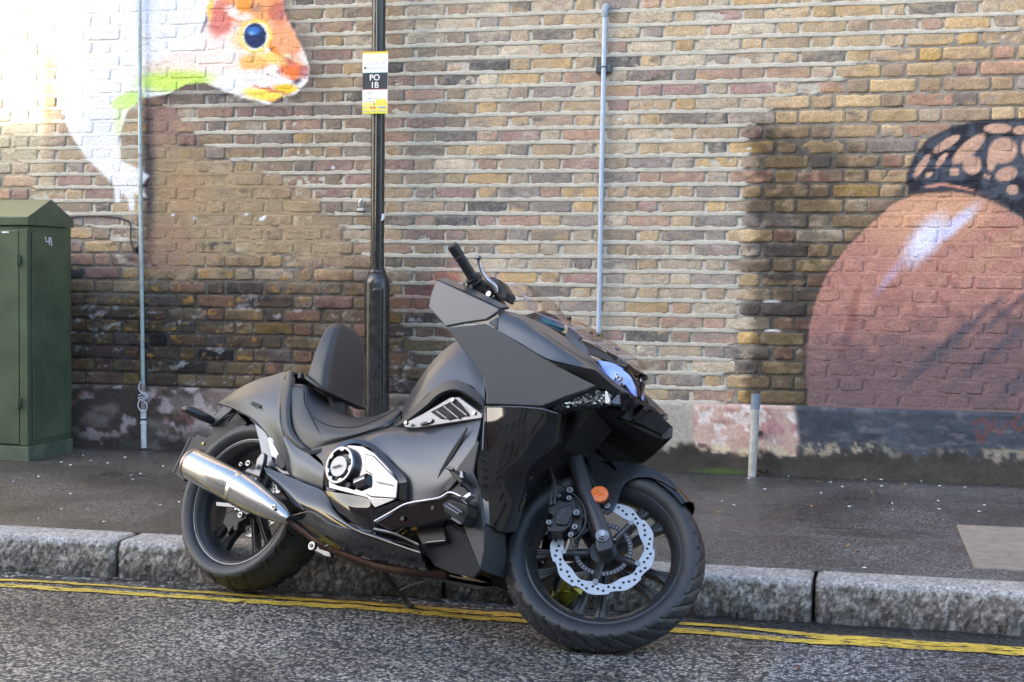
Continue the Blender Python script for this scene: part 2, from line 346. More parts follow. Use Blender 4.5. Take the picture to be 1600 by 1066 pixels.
    # small marks
    for (cx, cy, rx, ry) in ((1206, 470.5, 14, 1.8), (1207, 517, 13, 2.2)): c = mixc(c, srgb(215, 215, 220), 1-sst(.8, 1.1, ell(u, v, cx, cy, rx, ry)))
    for (cx, cy) in ((270, 336), (304, 341), (408, 342), (520, 262), (968, 186), (1170, 232), (385, 335)): c = mixc(c, srgb(215, 220, 230), 1-sst(.7, 1.1, ell(u, v, cx, cy, 3.2, 2.4)))
    c = mixc(c, srgb(228, 228, 232), 1-sst(.8, 1.15, ell(u, v, 411, 341, 6.5, 2.6, -40)))
    return np.clip(c, .008, .88), fill

wall = tag(empty('brick_wall', (0, 0, .1)), 'long old stock brick wall painted with an animal head at left and a giant nut at right', 'wall')
def wchild(o):
    o.parent = wall; o.location = (0, 0, -.1); return o
BM = attr_mat('weathered_brick', rough=.86, g1=110, g2=420, amt=.48, bump=.7)
MM = attr_mat('lime_mortar', rough=.9, g1=60, g2=380, amt=.2, bump=.5)
PM = attr_mat('old_render', rough=.85, g1=45, g2=260, amt=.28, bump=.55)
X0W, X1W, NR = -7.4, 2.6, 34
CH = .075
xa = on_wall(830, 233)[0]; xb = on_wall(1034.8, 233)[0]; UNIT = (xb-xa)/2
PAL = [(.40, .29, .165, 5), (.34, .245, .15, 6), (.27, .20, .14, 5), (.36, .22, .155, 4), (.28, .17, .145, 2.5), (.23, .19, .17, 4), (.44, .29, .12, 2.2), (.50, .42, .31, 1.8), (.40, .32, .23, 4), (.06, .058, .06, 1.0), (.14, .115, .10, 2)]
PW = np.array([p[3] for p in PAL]); PW = PW/PW.sum()
def brick_geom(x0, x1, z0, z1, row, pale):
    nx = max(8, int((x1-x0)/.0105)); nz = 7
    xs = np.linspace(x0, x1, nx+1); zs = np.linspace(z0, z1, nz+1)
    XX, ZZ = np.meshgrid(xs, zs); X = XX.ravel().copy(); Z = ZZ.ravel().copy()
    ed = np.minimum(np.minimum(XX-x0, x1-XX), np.minimum(ZZ-z0, z1-ZZ)).ravel()
    cx = np.minimum(XX-x0, x1-XX).ravel(); cz = np.minimum(ZZ-z0, z1-ZZ).ravel()
    wob = (fbm(X*40, Z*40, 61)-.5)*.006; b = ed < 1e-6
    X = X+np.where(cx < 1e-6, (vn(Z*60, X*9, 71)-.5)*.007, 0); Z = Z+np.where(cz < 1e-6, (vn(X*45, Z*30, 72)-.5)*.005, 0)
    sx = np.sign(X-(x0+x1)/2); sz = np.sign(Z-(z0+z1)/2); cor = (cx < .012) & (cz < .012)
    Z = np.where(cor, Z-sz*.0018, Z); X = np.where(cor, X-sx*.002, X)
    pit = sst(.60, .75, fbm(X*55, Z*55, 63))*.004
    tilt = random.uniform(-.012, .012)*(X-(x0+x1)/2)
    spall = random.random() < .16
    y = -random.uniform(0, .004)+wob+pit+tilt+np.where(b, .0022, 0)
    if spall: y = y+sst(.45, .6, fbm(X*14, Z*18, int(x0*977) & 255))*.0042
    u, v = sheet_uv(X, Z)
    return X, y, Z, u, v, nx, nz, spall
brick_id = 0; rows_data = []
for r in range(NR):
    z0 = ZP+r*CH; ph = xa+(0 if r % 2 else UNIT/2); k0 = int((X0W-ph)/UNIT)-1
    x = ph+k0*UNIT; 
    while x < X1W:
        for (a, b) in ((0, .634), (.670, .964)):
            j1 = random.uniform(-.006, .006); j2 = random.uniform(-.006, .006)
            xs0 = max(x+a*UNIT+j1, X0W); xs1 = min(x+b*UNIT+j2, X1W)
            if xs1-xs0 > .03: rows_data.append((xs0, xs1, z0+.006+random.uniform(-.0015, .0015), z0+CH-.006+random.uniform(-.0015, .0015), r))
        x += UNIT
# the 300 largest in view become parts
def vis(d):
    u, v = sheet_uv(np.array([(d[0]+d[1])/2]), np.array([(d[2]+d[3])/2])); u = u[0]; v = v[0]
    ok = (15 < u < 1585) and (5 < v < 620) and not (u < 112 and v > 312)
    if 560 < u < 612: ok = False
    hid = sdpoly(np.array([u]), np.array([v]), [(300, 640), (450, 570), (490, 500), (560, 510), (620, 600), (700, 540), (665, 430), (800, 480), (1000, 600), (1000, 700), (300, 700)])[0] < 0
    w = (d[1]-d[0])*(1+.012*(u/100))
    return w if (ok and not hid) else 0
order = sorted(range(len(rows_data)), key=lambda i: -vis(rows_data[i])); single = set(order[:296])
SV, SF, SCc = [], [], []; soff = 0
for i, d in enumerate(rows_data):
    X, y, Z, u, v, nx, nz, spall = brick_geom(*d[:4], d[4], 0)
    um, vm = u.mean(), v.mean(); w = PW.copy()
    if um > 1180: w = w*np.array([2.5, 2, 1.2, 1, .7, .7, 1.5, .4, .5, .6, 1])
    elif um > 740 or vm < 90: w = w*np.array([1, .7, .6, 1.1, 1, 1.3, 1.3, 1.6, 2.2, 1, .8])
    else: w = w*np.array([1, 1.3, 1.4, 1.6, 1.6, .8, .7, .4, .5, .7, 1.2])
    w /= w.sum(); base = np.array(PAL[rng.choice(len(PAL), p=w)][:3])*rng.uniform(.82, 1.2)
    col = np.ones((len(X), 3))*base
    n1 = fbm(X*24+i*3.1, Z*30, 81); n2 = fbm(X*90, Z*110, 82); n3 = fbm(X*12+i, Z*26, 83)
    col *= (.72+.56*n1)[:, None]
    al = PAL[rng.choice(len(PAL), p=w)][:3]; col = mixc(col, np.array(al)*.95, sst(.52, .72, n3)*.7)
    if spall: col = mixc(col, np.array([.5, .43, .33]), sst(.62, .72, fbm(X*14, Z*18, int(d[0]*977) & 255))*.75)
    col = mixc(col, (.05, .048, .05), sst(.66, .78, n2*.55+n3*.45)*.7)
    pm = pale_mask(u, v); col = mixc(col, np.array([.36, .335, .30]), sst(.1, .8, n2)*.42*pm)
    col = col*(1.22-.10*pm)[:, None]
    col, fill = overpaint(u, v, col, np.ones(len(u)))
    y = y*(1-.4*fill)
    nn = (nx+1); g = nn*(nz+1)
    border = [*range(nn), *[nn*(k+1)-1 for k in range(1, nz+1)], *range(g-2, g-nn-1, -1), *[nn*k for k in range(nz-1, 0, -1)]]
    V = np.stack([X, y, Z], 1); back = V[border].copy(); back[:, 1] = .034
    F = [(a, b, c, dd) for (a, b, c, dd) in grid_faces(nn, nz+1)]
    L = len(border); F += [(border[k], g+k, g+(k+1) % L, border[(k+1) % L]) for k in range(L)]
    V = np.vstack([V, back]); C = np.vstack([col, col[border]])
    if i in single:
        o = make_obj('brick', V, F, BM, None, C, smooth=True); wchild(o)
    else:
        SV.append(V); SCc.append(C); SF += [tuple(q+soff for q in f) for f in F]; soff += len(V)
o = make_obj('brickwork', np.vstack(SV), SF, BM, None, np.vstack(SCc), smooth=True); wchild(o); tag(o, kind='stuff')
# mortar: one bedded sheet with joint rows
xs = np.arange(X0W, X1W+.001, .0105); prof = [(-.0138, 0), (-.0102, 1), (-.0045, 1), (.005, 1), (.0096, 1), (.0132, 0), (.030, 0), (.046, 0)]
VX, VY, VZ, VC = [], [], [], []
for r in range(NR+1):
    zc = ZP+r*CH
    wv = (fbm(xs*3.2, xs*0+r*7.3, 91)-.5)*.006
    for (dz, on) in prof:
        up = dz > 0; X = xs.copy(); wz = (vn(xs*38, xs*0+r*3+(5 if up else 0), 93)-.5)*.006*(1.5 if up else .6)
        Z = zc+dz+wv*(abs(dz) < .02)+wz*(abs(dz) > .008)*(abs(dz) < .02)
        u, v = sheet_uv(X, Z); pm = pale_mask(u, v)
        col = np.ones((len(X), 3))*np.array([.26, .235, .20]); pc = np.array([.50, .475, .41])*(.82+.3*fbm(X*18, Z*50, 95))[:, None]
        if not on and abs(dz) < .02: pc = pc*.8
        col = col*(.6+.8*fbm(X*30, Z*30, 94))[:, None]
        col = col*(1-pm[:, None])+pc*pm[:, None]
        s = soot(u, v); col = col/np.maximum(s, .05)[:, None]*np.clip(s+.25*pm, 0, 1)[:, None]
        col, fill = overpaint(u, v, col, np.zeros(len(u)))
        y = np.where(pm > .5, (-.0035 if on else .004), (.0028 if abs(dz) < .02 else .0042))+(fbm(X*50, Z*60, 96)-.5)*.004
        y = np.where(fill > .4, .0015+(fbm(X*50, Z*60, 96)-.5)*.003, y)
        y = y-np.where(fill > .4, .002, 0)*(on)
        VX.append(X); VY.append(y); VZ.append(Z); VC.append(col)
nxm = len(xs); V = np.stack([np.concatenate(VX), np.concatenate(VY), np.concatenate(VZ)], 1)
o = make_obj('mortar', V, grid_faces(nxm, len(VX)), MM, None, np.vstack(VC), smooth=True); wchild(o)
# rendered plinth
PX = np.arange(X0W, X1W+.001, .012); PZ = np.concatenate([[ZP-.001], np.arange(ZP-.012, .10, -.012)])
XX, ZZ = np.meshgrid(PX, PZ); X = XX.ravel(); Z = ZZ.ravel(); u, v = sheet_uv(X, Z)
n = fbm(u/40, v/22, 101); n2 = fbm(u/9, v/9, 102); n3 = fbm(u/14, v/40, 103)
col = np.ones((len(u), 3))*srgb(124, 114, 108); col = mixc(col, srgb(78, 68, 62), sst(.42, .62, n))
fl = sst(.56, .62, fbm(u/26, v/20, 104)*.7+n2*.3)*sst(110, 140, u)*(1-sst(620, 660, u)); col = mixc(col, srgb(186, 172, 170), fl*.8)
fl2 = sst(.60, .66, fbm(u/20, v/24, 105)*.7+n2*.3)*(1-sst(620, 660, u)); col = mixc(col, srgb(150, 110, 102), fl2*.5)
col = mixc(col, srgb(164, 158, 146)*(.85+.3*n)[:, None], sst(640, 700, u)*1.0)
pk = sst(1081, 1084, u+(n2-.5)*6); col = mixc(col, srgb(192, 164, 152), pk); col = mixc(col, srgb(182, 140, 136), pk*sst(.54, .60, fbm(u/30, v/24, 106)))
col = mixc(col, srgb(218, 206, 202), pk*sst(.57, .60, fbm(u/22, v/26, 107)*.65+n2*.35))
dk = sst(1240, 1252, u+(n-.5)*14+(v-690)*-.10); col = mixc(col, srgb(66, 72, 82)*(.55+.9*n)[:, None], dk); col = mixc(col, srgb(112, 108, 112), dk*sst(.60, .72, fbm(u/30, v/6, 109))*.5)
edge = 700+(u-1100)*.025+(n-.5)*30+(n2-.5)*26
fr = sst(-16, -10, v-edge)*(1-sst(-2, 6, v-edge))*sst(1080, 1110, u)*sst(.46, .58, n2)*(1-.45*dk)*(1-.75*sst(1330, 1420, u)*(1-sst(1500, 1560, u)*.6)); col = mixc(col, srgb(206, 190, 160), fr*.9)
low = sst(-4, 8, v-edge); col = mixc(col, srgb(64, 60, 55)*(.6+.8*n)[:, None], low*sst(640, 700, u))
col = mixc(col, srgb(58, 54, 48), sst(20, 50, v-(640+(n-.5)*40))*(1-sst(560, 640, u))*.75)
ms = low*(1-sst(.5, 1, ell(u, v, 1125, 742, 60, 14)))+.4*sst(.55, .7, n2)*sst(-60,-30,-np.abs(v-(628+(u-1080)*.03))*6)*sst(980,1000,u)*(1-sst(1250,1270,u)); col = mixc(col, srgb(70, 92, 38), np.clip(ms, 0, 1)*.7)
bl = (1-sst(.8, 1.1, ell(u, v, 1576, 668, 20, 12)))*sst(1.0, .7, ell(u, v, 1576, 668, 10, 5))*0
g1 = 1-sst(1.5, 4, sdline(u, v, [(1522, 660), (1538, 654), (1545, 668), (1532, 690), (1525, 672)])); g2 = 1-sst(1.5, 4, sdline(u, v, [(1556, 655), (1548, 668), (1562, 676), (1572, 660)])); g3 = 1-sst(1.5, 4, sdline(u, v, [(1592, 650), (1580, 662), (1590, 672), (1602, 664)]))
col = mixc(col, srgb(120, 66, 56), np.clip(g1+g2+g3, 0, 1)*.55)
col = np.clip(col, .01, .8)
y = -.022+(n-.5)*.012+(n2-.5)*.004-pk*(1-dk)*.0+np.where(pk*(1-dk) > .5, sst(.57, .60, fbm(u/22, v/26, 107)*.65+n2*.35)*.003, 0)-dk*.004-.014*sst(720, 760, v)
y = np.where(ZZ.ravel() > ZP-.003, .006, y)
o = make_obj('plinth', np.stack([X, y, Z], 1), grid_faces(len(PX), len(PZ), flip=True), PM, None, col, smooth=True); wchild(o)
# rest of the wall, beyond and above the picture
up, n, b = new_mat('plain_brick'); geo = N(n, 'ShaderNodeNewGeometry'); sx = N(n, 'ShaderNodeSeparateXYZ'); cx_ = N(n, 'ShaderNodeCombineXYZ')
n.links.new(geo.outputs['Position'], sx.inputs[0]); n.links.new(sx.outputs['X'], cx_.inputs[0]); sb_z = N(n, 'ShaderNodeMath', operation='SUBTRACT'); sb_z.inputs[1].default_value = ZP; n.links.new(sx.outputs['Z'], sb_z.inputs[0]); n.links.new(sb_z.outputs[0], cx_.inputs[1])
bt = N(n, 'ShaderNodeTexBrick'); bt.inputs['Scale'].default_value = 1; bt.inputs['Brick Width'].default_value = .235; bt.inputs['Row Height'].default_value = CH; bt.inputs['Mortar Size'].default_value = .006; bt.inputs['Mortar Smooth'].default_value = .2
bt.inputs['Color1'].default_value = (.36, .26, .16, 1); bt.inputs['Color2'].default_value = (.22, .15, .115, 1); bt.inputs['Mortar'].default_value = (.36, .33, .28, 1); n.links.new(cx_.outputs[0], bt.inputs['Vector']); n.links.new(bt.outputs['Color'], b.inputs['Base Color'])
bp = N(n, 'ShaderNodeBump'); bp.inputs['Distance'].default_value = .006; bp.invert = True; n.links.new(bt.outputs['Fac'], bp.inputs['Height']); n.links.new(bp.outputs[0], b.inputs['Normal']); b.inputs['Roughness'].default_value = .9
for (a, b, c, d) in ((-22, X0W-.002, .1, 6.2), (X1W+.002, 12, .1, 6.2), (X0W-.002, X1W+.002, ZP+NR*CH+.05, 6.2)):
    o = box('upper_brickwork', a, b, .0, .34, c, d, up); wchild(o)
o = box('wall_core', X0W-.002, X1W+.002, .036, .34, .1, ZP+NR*CH+.05, up); wchild(o)

# ================================================================== GROUND
def ground_mat(name, dark, light, scale, rough=(.35, .75), frac=.5, bump=.8, blotch=None, wetness=.0, tint=None):
    m, n, b = new_mat(name); geo = N(n, 'ShaderNodeNewGeometry')
    wn = N(n, 'ShaderNodeTexNoise'); wn.inputs['Scale'].default_value = scale*.7; wn.inputs['Detail'].default_value = 3
    n.links.new(geo.outputs['Position'], wn.inputs['Vector'])
    mxv = N(n, 'ShaderNodeVectorMath', operation='MULTIPLY_ADD'); mxv.inputs[1].default_value = (.005, .005, .005)
    n.links.new(wn.outputs['Color'], mxv.inputs[0]); n.links.new(geo.outputs['Position'], mxv.inputs[2])
    vo = N(n, 'ShaderNodeTexVoronoi'); vo.inputs['Scale'].default_value = scale; n.links.new(mxv.outputs[0], vo.inputs['Vector'])
    bw = N(n, 'ShaderNodeSeparateColor'); n.links.new(vo.outputs['Color'], bw.inputs[0])
    cr = N(n, 'ShaderNodeValToRGB'); e = cr.color_ramp.elements; e[0].position = frac-.2; e[0].color = (*dark, 1); e[1].position = 1.0; e[1].color = (*light, 1)
    k = e.new(frac+.12); k.color = (*(np.array(dark)*.55+np.array(light)*.45), 1)
    n.links.new(bw.outputs[0], cr.inputs[0])
    # cracks between chips
    dm = N(n, 'ShaderNodeMapRange'); dm.inputs['From Min'].default_value = .35; dm.inputs['From Max'].default_value = .75; dm.inputs['To Min'].default_value = 1; dm.inputs['To Max'].default_value = .25
    n.links.new(vo.outputs['Distance'], dm.inputs['Value'])
    bl = N(n, 'ShaderNodeTexNoise'); bl.inputs['Scale'].default_value = 1.6; bl.inputs['Detail'].default_value = 7; n.links.new(geo.outputs['Position'], bl.inputs['Vector'])
    bm_ = N(n, 'ShaderNodeMapRange'); bm_.inputs['From Min'].default_value = .35; bm_.inputs['From Max'].default_value = .65; bm_.inputs['To Min'].default_value = .65; bm_.inputs['To Max'].default_value = 1.3
    n.links.new(bl.outputs['Fac'], bm_.inputs['Value'])
    mu = N(n, 'ShaderNodeMath', operation='MULTIPLY'); n.links.new(dm.outputs[0], mu.inputs[0]); n.links.new(bm_.outputs[0], mu.inputs[1])
    sc = N(n, 'ShaderNodeVectorMath', operation='SCALE'); n.links.new(cr.outputs[0], sc.inputs[0]); n.links.new(mu.outputs[0], sc.inputs['Scale'])
    src = sc.outputs[0]
    if tint:
        at = N(n, 'ShaderNodeAttribute'); at.attribute_name = 'Col'
        mm = N(n, 'ShaderNodeVectorMath', operation='MULTIPLY'); n.links.new(src, mm.inputs[0]); n.links.new(at.outputs['Color'], mm.inputs[1]); src = mm.outputs[0]
    n.links.new(src, b.inputs['Base Color'])
    rr = N(n, 'ShaderNodeMapRange'); rr.inputs['From Min'].default_value = .3; rr.inputs['From Max'].default_value = .7; rr.inputs['To Min'].default_value = rough[0]; rr.inputs['To Max'].default_value = rough[1]
    n.links.new(bl.outputs['Fac'], rr.inputs['Value']); n.links.new(rr.outputs[0], b.inputs['Roughness'])
    nf = N(n, 'ShaderNodeTexNoise'); nf.inputs['Scale'].default_value = scale*3; nf.inputs['Detail'].default_value = 4; n.links.new(geo.outputs['Position'], nf.inputs['Vector'])
    sb = N(n, 'ShaderNodeMath', operation='SUBTRACT'); n.links.new(nf.outputs['Fac'], sb.inputs[0]); n.links.new(vo.outputs['Distance'], sb.inputs[1])
    bp = N(n, 'ShaderNodeBump'); bp.inputs['Strength'].default_value = bump; bp.inputs['Distance'].default_value = .006
    n.links.new(sb.outputs[0], bp.inputs['Height']); n.links.new(bp.outputs[0], b.inputs['Normal'])
    MAT[name] = m; return m
ROADM = ground_mat('chip_asphalt', (.050, .055, .068), (.56, .51, .44), 96, (.28, .62), .50, 1.0, tint=True)
PAVM = ground_mat('worn_pavement_asphalt', (.082, .080, .082), (.27, .26, .25), 125, (.20, .52), .66, .5, tint=True)
KERB_F, KERB_B = -2.735, -2.565
def ground_grid(name, xs, ys, zf, mat, colf, **kw):
    XX, YY = np.meshgrid(xs, ys); X = XX.ravel(); Y = YY.ravel(); Z = zf(X, Y)
    return tag(make_obj(name, np.stack([X, Y, Z], 1), grid_faces(len(xs), len(ys)), mat, None, colf(X, Y), smooth=True), **kw)
def nonuni(a, b, lo, hi, step, big): return np.concatenate([np.arange(a, lo, big), np.arange(lo, hi, step), np.arange(hi, b+.01, big)])
def road_z(X, Y): return (fbm(X*2, Y*2, 111)-.5)*.010*sst(KERB_F, KERB_F-.3, Y)+(fbm(X*60, Y*60, 112)-.5)*.004*((np.abs(X+1.5) < 2.9) & (Y > -4.6))-.012*(sst(-2.98, -2.84, Y))
def road_c(X, Y):
    c = np.ones((len(X), 3)); wet = sst(-3.02, -2.88, Y+(fbm(X*3, Y*8, 113)-.5)*.12)
    c = c*(1-(.62+.18*sst(-1.0, -.4, X))*wet)[:, None]
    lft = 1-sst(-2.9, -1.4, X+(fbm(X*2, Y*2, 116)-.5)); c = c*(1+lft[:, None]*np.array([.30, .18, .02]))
    pt = sst(-.36, -.33, X)*(1-.0*Y); c = mixc(c, c*np.array([.78, .92, 1.12]), pt*.7)                    # bluish patch seam at right
    c = c*(1-.25*sst(-.47,-.44,X)*(1-sst(-.42,-.39,X)))[:, None]
    sm = sst(-1.0, -.8, X)*(1-sst(-.42, -.38, X))*sst(-3.75, -3.5, Y); c = mixc(c, c*.95+.12, sm*.35)
    g = sst(-2.87, -2.84, Y+(fbm(X*6, Y*20, 114)-.5)*.05)*(1-sst(-1.2, -.7, X)); c = mixc(c, np.array([2.6, 2.6, 2.6]), g*sst(.5, .65, fbm(X*20, Y*60, 115))*.8)
    return np.clip(c, 0, 3)
ground_grid('road', nonuni(-60, 60, -4.4, 1.4, .012, 3.0), np.concatenate([np.arange(-40, -13, 3), np.arange(-13, -4.6, .3), np.arange(-4.6, KERB_F+.02, .012)]), road_z, ROADM, road_c, kind='structure')
def pav_z(X, Y): return .13+(fbm(X*1.5, Y*1.5, 121)-.5)*.012*sst(0, -.3, Y)*sst(-2.6, -2.3, Y)+(fbm(X*70, Y*70, 122)-.5)*.0025
def pav_c(X, Y):
    c = np.ones((len(X), 3)); u = X
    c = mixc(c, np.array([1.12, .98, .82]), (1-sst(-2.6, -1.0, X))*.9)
    nb = fbm(X*1.2, Y*3, 123); c = c*(.8+.4*nb)[:, None]
    st = sst(-1.9, -1.84, Y+(fbm(X*2, Y, 124)-.5)*.05)*(1-sst(-1.5, -1.42, Y))*(X > -.9); c = c*(1+.25*st)[:, None]
    ln = (1-sst(.008, .02, np.abs(Y+1.62+(fbm(X*3, Y*0, 125)-.5)*.03)))*sst(-.35, -.3, X)*(1-sst(.12, .16, X)); c = c*(1-.55*ln)[:, None]
    pd = 1-sst(.5, 1, ell(X, Y, -.1, -1.75, .25, .09)); c = c*(1-.4*pd)[:, None]
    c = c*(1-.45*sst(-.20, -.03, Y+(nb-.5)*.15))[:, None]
    c = c*(1+.25*sst(-2.40, -2.5, Y+(nb-.5)*.2))[:, None]
    return c
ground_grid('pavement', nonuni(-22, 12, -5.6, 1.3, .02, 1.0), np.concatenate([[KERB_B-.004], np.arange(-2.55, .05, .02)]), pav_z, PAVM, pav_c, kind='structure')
tag(box('far_ground', -90, 90, -90, 90, -1.2, -.06, simple('soil', (.09, .085, .08), .9, nscale=2)), kind='structure')
# granite kerb
KM = attr_mat('granite_kerb', rough=.5, g1=95, g2=420, amt=.95, bump=.9, spec=.5)
kerb = tag(empty('kerb', (0, KERB_F, 0)), kind='structure')
kj = [on_floor(190, 895, 0)[0], on_floor(1272, 960, 0)[0]]
joints = [-12, -9, kj[0]-2.6, kj[0]-1.15, kj[0], kj[0]+1.28, kj[1], kj[1]+1.2, kj[1]+2.4, 6, 9, 12]
for a, b in zip(joints[:-1], joints[1:]):
    a += .006; b -= .006; step = .0075 if (b > -4.6 and a < 1.2) else .2
    nx = max(3, int((b-a)/step)); xs = np.linspace(a, b, nx)
    prof = [(KERB_F, -.05), (KERB_F, .0), (KERB_F, .012), (KERB_F+.001, .025), (KERB_F+.001, .037), (KERB_F+.002, .05), (KERB_F+.002, .062), (KERB_F+.003, .075), (KERB_F+.004, .087), (KERB_F+.005, .101), (KERB_F+.007, .114), (KERB_F+.012, .124), (KERB_F+.024, .1295), (KERB_F+.050, .1305), (KERB_F+.075, .131), (KERB_F+.1, .131), (KERB_F+.13, .131), (KERB_B, .1325), (KERB_B+.012, .124)]
    V, C = [], []
    for (y, z) in prof:
        e = np.minimum(xs-a, b-xs); rnd = .010*(1-sst(0, .022, e)); fr = z < .11
        n1 = fbm(xs*16, xs*0+z*16, 131)-.5; n2 = fbm(xs*95, xs*0+(z+y)*95, 132)-.5
        Y = y+(n1*.030+n2*.018)*(1 if fr else .15)+rnd*(1 if y < KERB_F+.09 else .2); Zv = z+n2*.004-rnd*(.6 if z > .1 else 0)
        V += list(zip(xs, Y, Zv))
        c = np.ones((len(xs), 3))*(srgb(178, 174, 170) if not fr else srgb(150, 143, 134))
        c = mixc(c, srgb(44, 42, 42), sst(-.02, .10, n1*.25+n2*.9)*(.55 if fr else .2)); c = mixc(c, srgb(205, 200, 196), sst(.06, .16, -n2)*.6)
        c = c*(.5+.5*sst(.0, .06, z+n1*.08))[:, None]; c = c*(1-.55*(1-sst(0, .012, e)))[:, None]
        C.append(c)
    F = grid_faces(nx, len(prof)); nP = len(prof); F.append(tuple(j*nx for j in range(nP))); F.append(tuple(j*nx+nx-1 for j in range(nP))[::-1])
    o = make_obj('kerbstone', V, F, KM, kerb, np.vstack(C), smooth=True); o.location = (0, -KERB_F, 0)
    md = o.modifiers.new('split', 'EDGE_SPLIT'); md.split_angle = R(65)
# concrete slab let into the pavement
s1 = on_floor(1495, 822, .13); s2 = on_floor(1522, 889, .13)
sl_ = make_obj('paving_slab', [(s1[0], s1[1], .137), (s2[0]+.0, s2[1], .137), (1.25, s2[1]+.03, .137), (1.2, s1[1]+.01, .137), (s1[0], s1[1], .09), (s2[0], s2[1], .09), (1.25, s2[1]+.03, .09), (1.2, s1[1]+.01, .09)], [(0, 1, 2, 3), (4, 7, 6, 5), (0, 4, 5, 1), (1, 5, 6, 2), (2, 6, 7, 3), (3, 7, 4, 0)], simple('concrete_slab', (.27, .225, .185), .75, nscale=25, nvar=.2, bump=.5, bscale=240, dirt=((.12, .10, .09), .62, 9)))
bevel(sl_, .004); tag(sl_, kind='structure')
# double yellow lines
ym, n, b = new_mat('worn_yellow_paint')
geo = N(n, 'ShaderNodeNewGeometry'); nz = N(n, 'ShaderNodeTexNoise'); nz.inputs['Scale'].default_value = 38; nz.inputs['Detail'].default_value = 9; nz.inputs['Roughness'].default_value = .75
mp = N(n, 'ShaderNodeMapping'); mp.inputs['Scale'].default_value = (.45, 1.3, 1); n.links.new(geo.outputs['Position'], mp.inputs[0]); n.links.new(mp.outputs[0], nz.inputs['Vector'])
cr = N(n, 'ShaderNodeValToRGB'); cr.color_ramp.elements[0].position = .525; cr.color_ramp.elements[1].position = .585; cr.color_ramp.elements[0].color = (1, 1, 1, 1); cr.color_ramp.elements[1].color = (0, 0, 0, 1)
n.links.new(nz.outputs['Fac'], cr.inputs[0]); n.links.new(cr.outputs[0], b.inputs['Alpha'])
at = N(n, 'ShaderNodeAttribute'); at.attribute_name = 'Col'; n.links.new(at.outputs['Color'], b.inputs['Base Color']); b.inputs['Roughness'].default_value = .6
n2_ = N(n, 'ShaderNodeTexNoise'); n2_.inputs['Scale'].default_value = 150; n.links.new(geo.outputs['Position'], n2_.inputs['Vector'])
bp = N(n, 'ShaderNodeBump'); bp.inputs['Strength'].default_value = .6; bp.inputs['Distance'].default_value = .004; n.links.new(n2_.outputs[0], bp.inputs['Height']); n.links.new(bp.outputs[0], b.inputs['Normal'])
MAT['yellow'] = ym
def yline(pts, w):
    C = np.array([on_floor(u, v, .002)[:2] for u, v in pts]); C = C[np.argsort(C[:, 0])]
    xs = np.arange(C[0, 0], C[-1, 0], .02); ys = np.interp(xs, C[:, 0], C[:, 1]); ys = np.convolve(np.pad(ys, 6, 'edge'), np.ones(13)/13, 'valid')
    V = []; cols = []
    for t in (-1, -.4, .3, 1):
        Y = ys+t*w/2+(vn(xs*14, xs*0+t*5, 141)-.5)*.016*abs(t)
        Zr = road_z(xs, Y)+.004
        V += list(zip(xs, Y, Zr)); cols.append(np.ones((len(xs), 3))*np.array([.66, .47, .065])*(.6+.7*fbm(xs*8, Y*30, 142))[:, None])
    o = make_obj('yellow_line', V, grid_faces(len(xs), 4), ym, None, np.vstack(cols), smooth=True); tag(o, kind='structure'); return o
yline([(-400, 893), (0, 906), (103, 910), (189, 916), (285, 923), (400, 930), (485, 935), (612, 945), (740, 957), (810, 962), (950, 967), (1071, 973), (1150, 976), (1202, 981), (1245, 993), (1330, 999), (1420, 1005), (1500, 1009), (1600, 1014), (1900, 1034)], .068)
yline([(-400, 902), (0, 916), (103, 923), (206, 929), (309, 935), (412, 941), (513, 946), (660, 958), (740, 966), (817, 972), (950, 979), (1056, 986), (1150, 991), (1195, 997), (1240, 1002), (1330, 1006), (1420, 1012), (1500, 1016), (1600, 1021), (1900, 1041)], .056)

# ================================================================== UNSEEN BUILDINGS ACROSS THE STREET, SHAPED FOR THE LIGHT
def building(name, label, x0, x1, y0, h, col, wn, floors, door=True):
    root = tag(empty(name, ((x0+x1)/2, y0, 0)), label, 'building'); ox, oy = root.location[0], root.location[1]
    bmat = simple(name+'_wall', col, .85, nscale=5, nvar=.2, bump=.3, bscale=40)
    gl = simple('window_glass', (.03, .035, .04), .08, spec=.8); fr = simple('painted_frame', (.6, .58, .54), .5)
    o = box('wall', x0-ox, x1-ox, -9, 0, -.02, h, bmat, root)
    o = box('parapet', x0-ox-.05, x1-ox+.05, -.15, .08, h+.002, h+.3, fr, root)
    for f in range(floors):
        for k in range(wn):
            cx = x0+(k+.5)*(x1-x0)/wn-ox; z = 1.0+f*(h-.6)/floors; hh = min(1.5, (h-1)/floors*.62)
            w = box('window', cx-.55, cx+.55, .003, .06, z, z+hh, fr, root)
            for (a, b_) in ((-.49, -.03), (.03, .49)):
                box('pane', cx+a, cx+b_, .062, .07, z+.08, z+hh-.08, gl, w)
    return root
YB = -13.2
t = (abs(YB))/abs(sdir[1]); dxs = sdir[0]*t; dzs = sdir[2]*t
xe = on_wall(88, 150)[0]+dxs; zl = on_wall(40, 262)[2]+dzs  # building edges traced back along the sun to outline its patch on the wall
building('tall_sun_blocker', 'unseen tall pale building added across the street to shade the brick wall', xe, -6.5, YB, 9.9, (.42, .36, .29), 5, 3)
building('workshop', 'low cream rendered workshop across the street', -6.45, 24, YB-.6, 4.6, (.55, .47, .36), 9, 1)
building('low_sun_blocker', 'unseen lower brick building added beside the tall one to bound the sun patch', xe-20, xe-.05, YB-.02, zl, (.30, .17, .11), 6, 2)

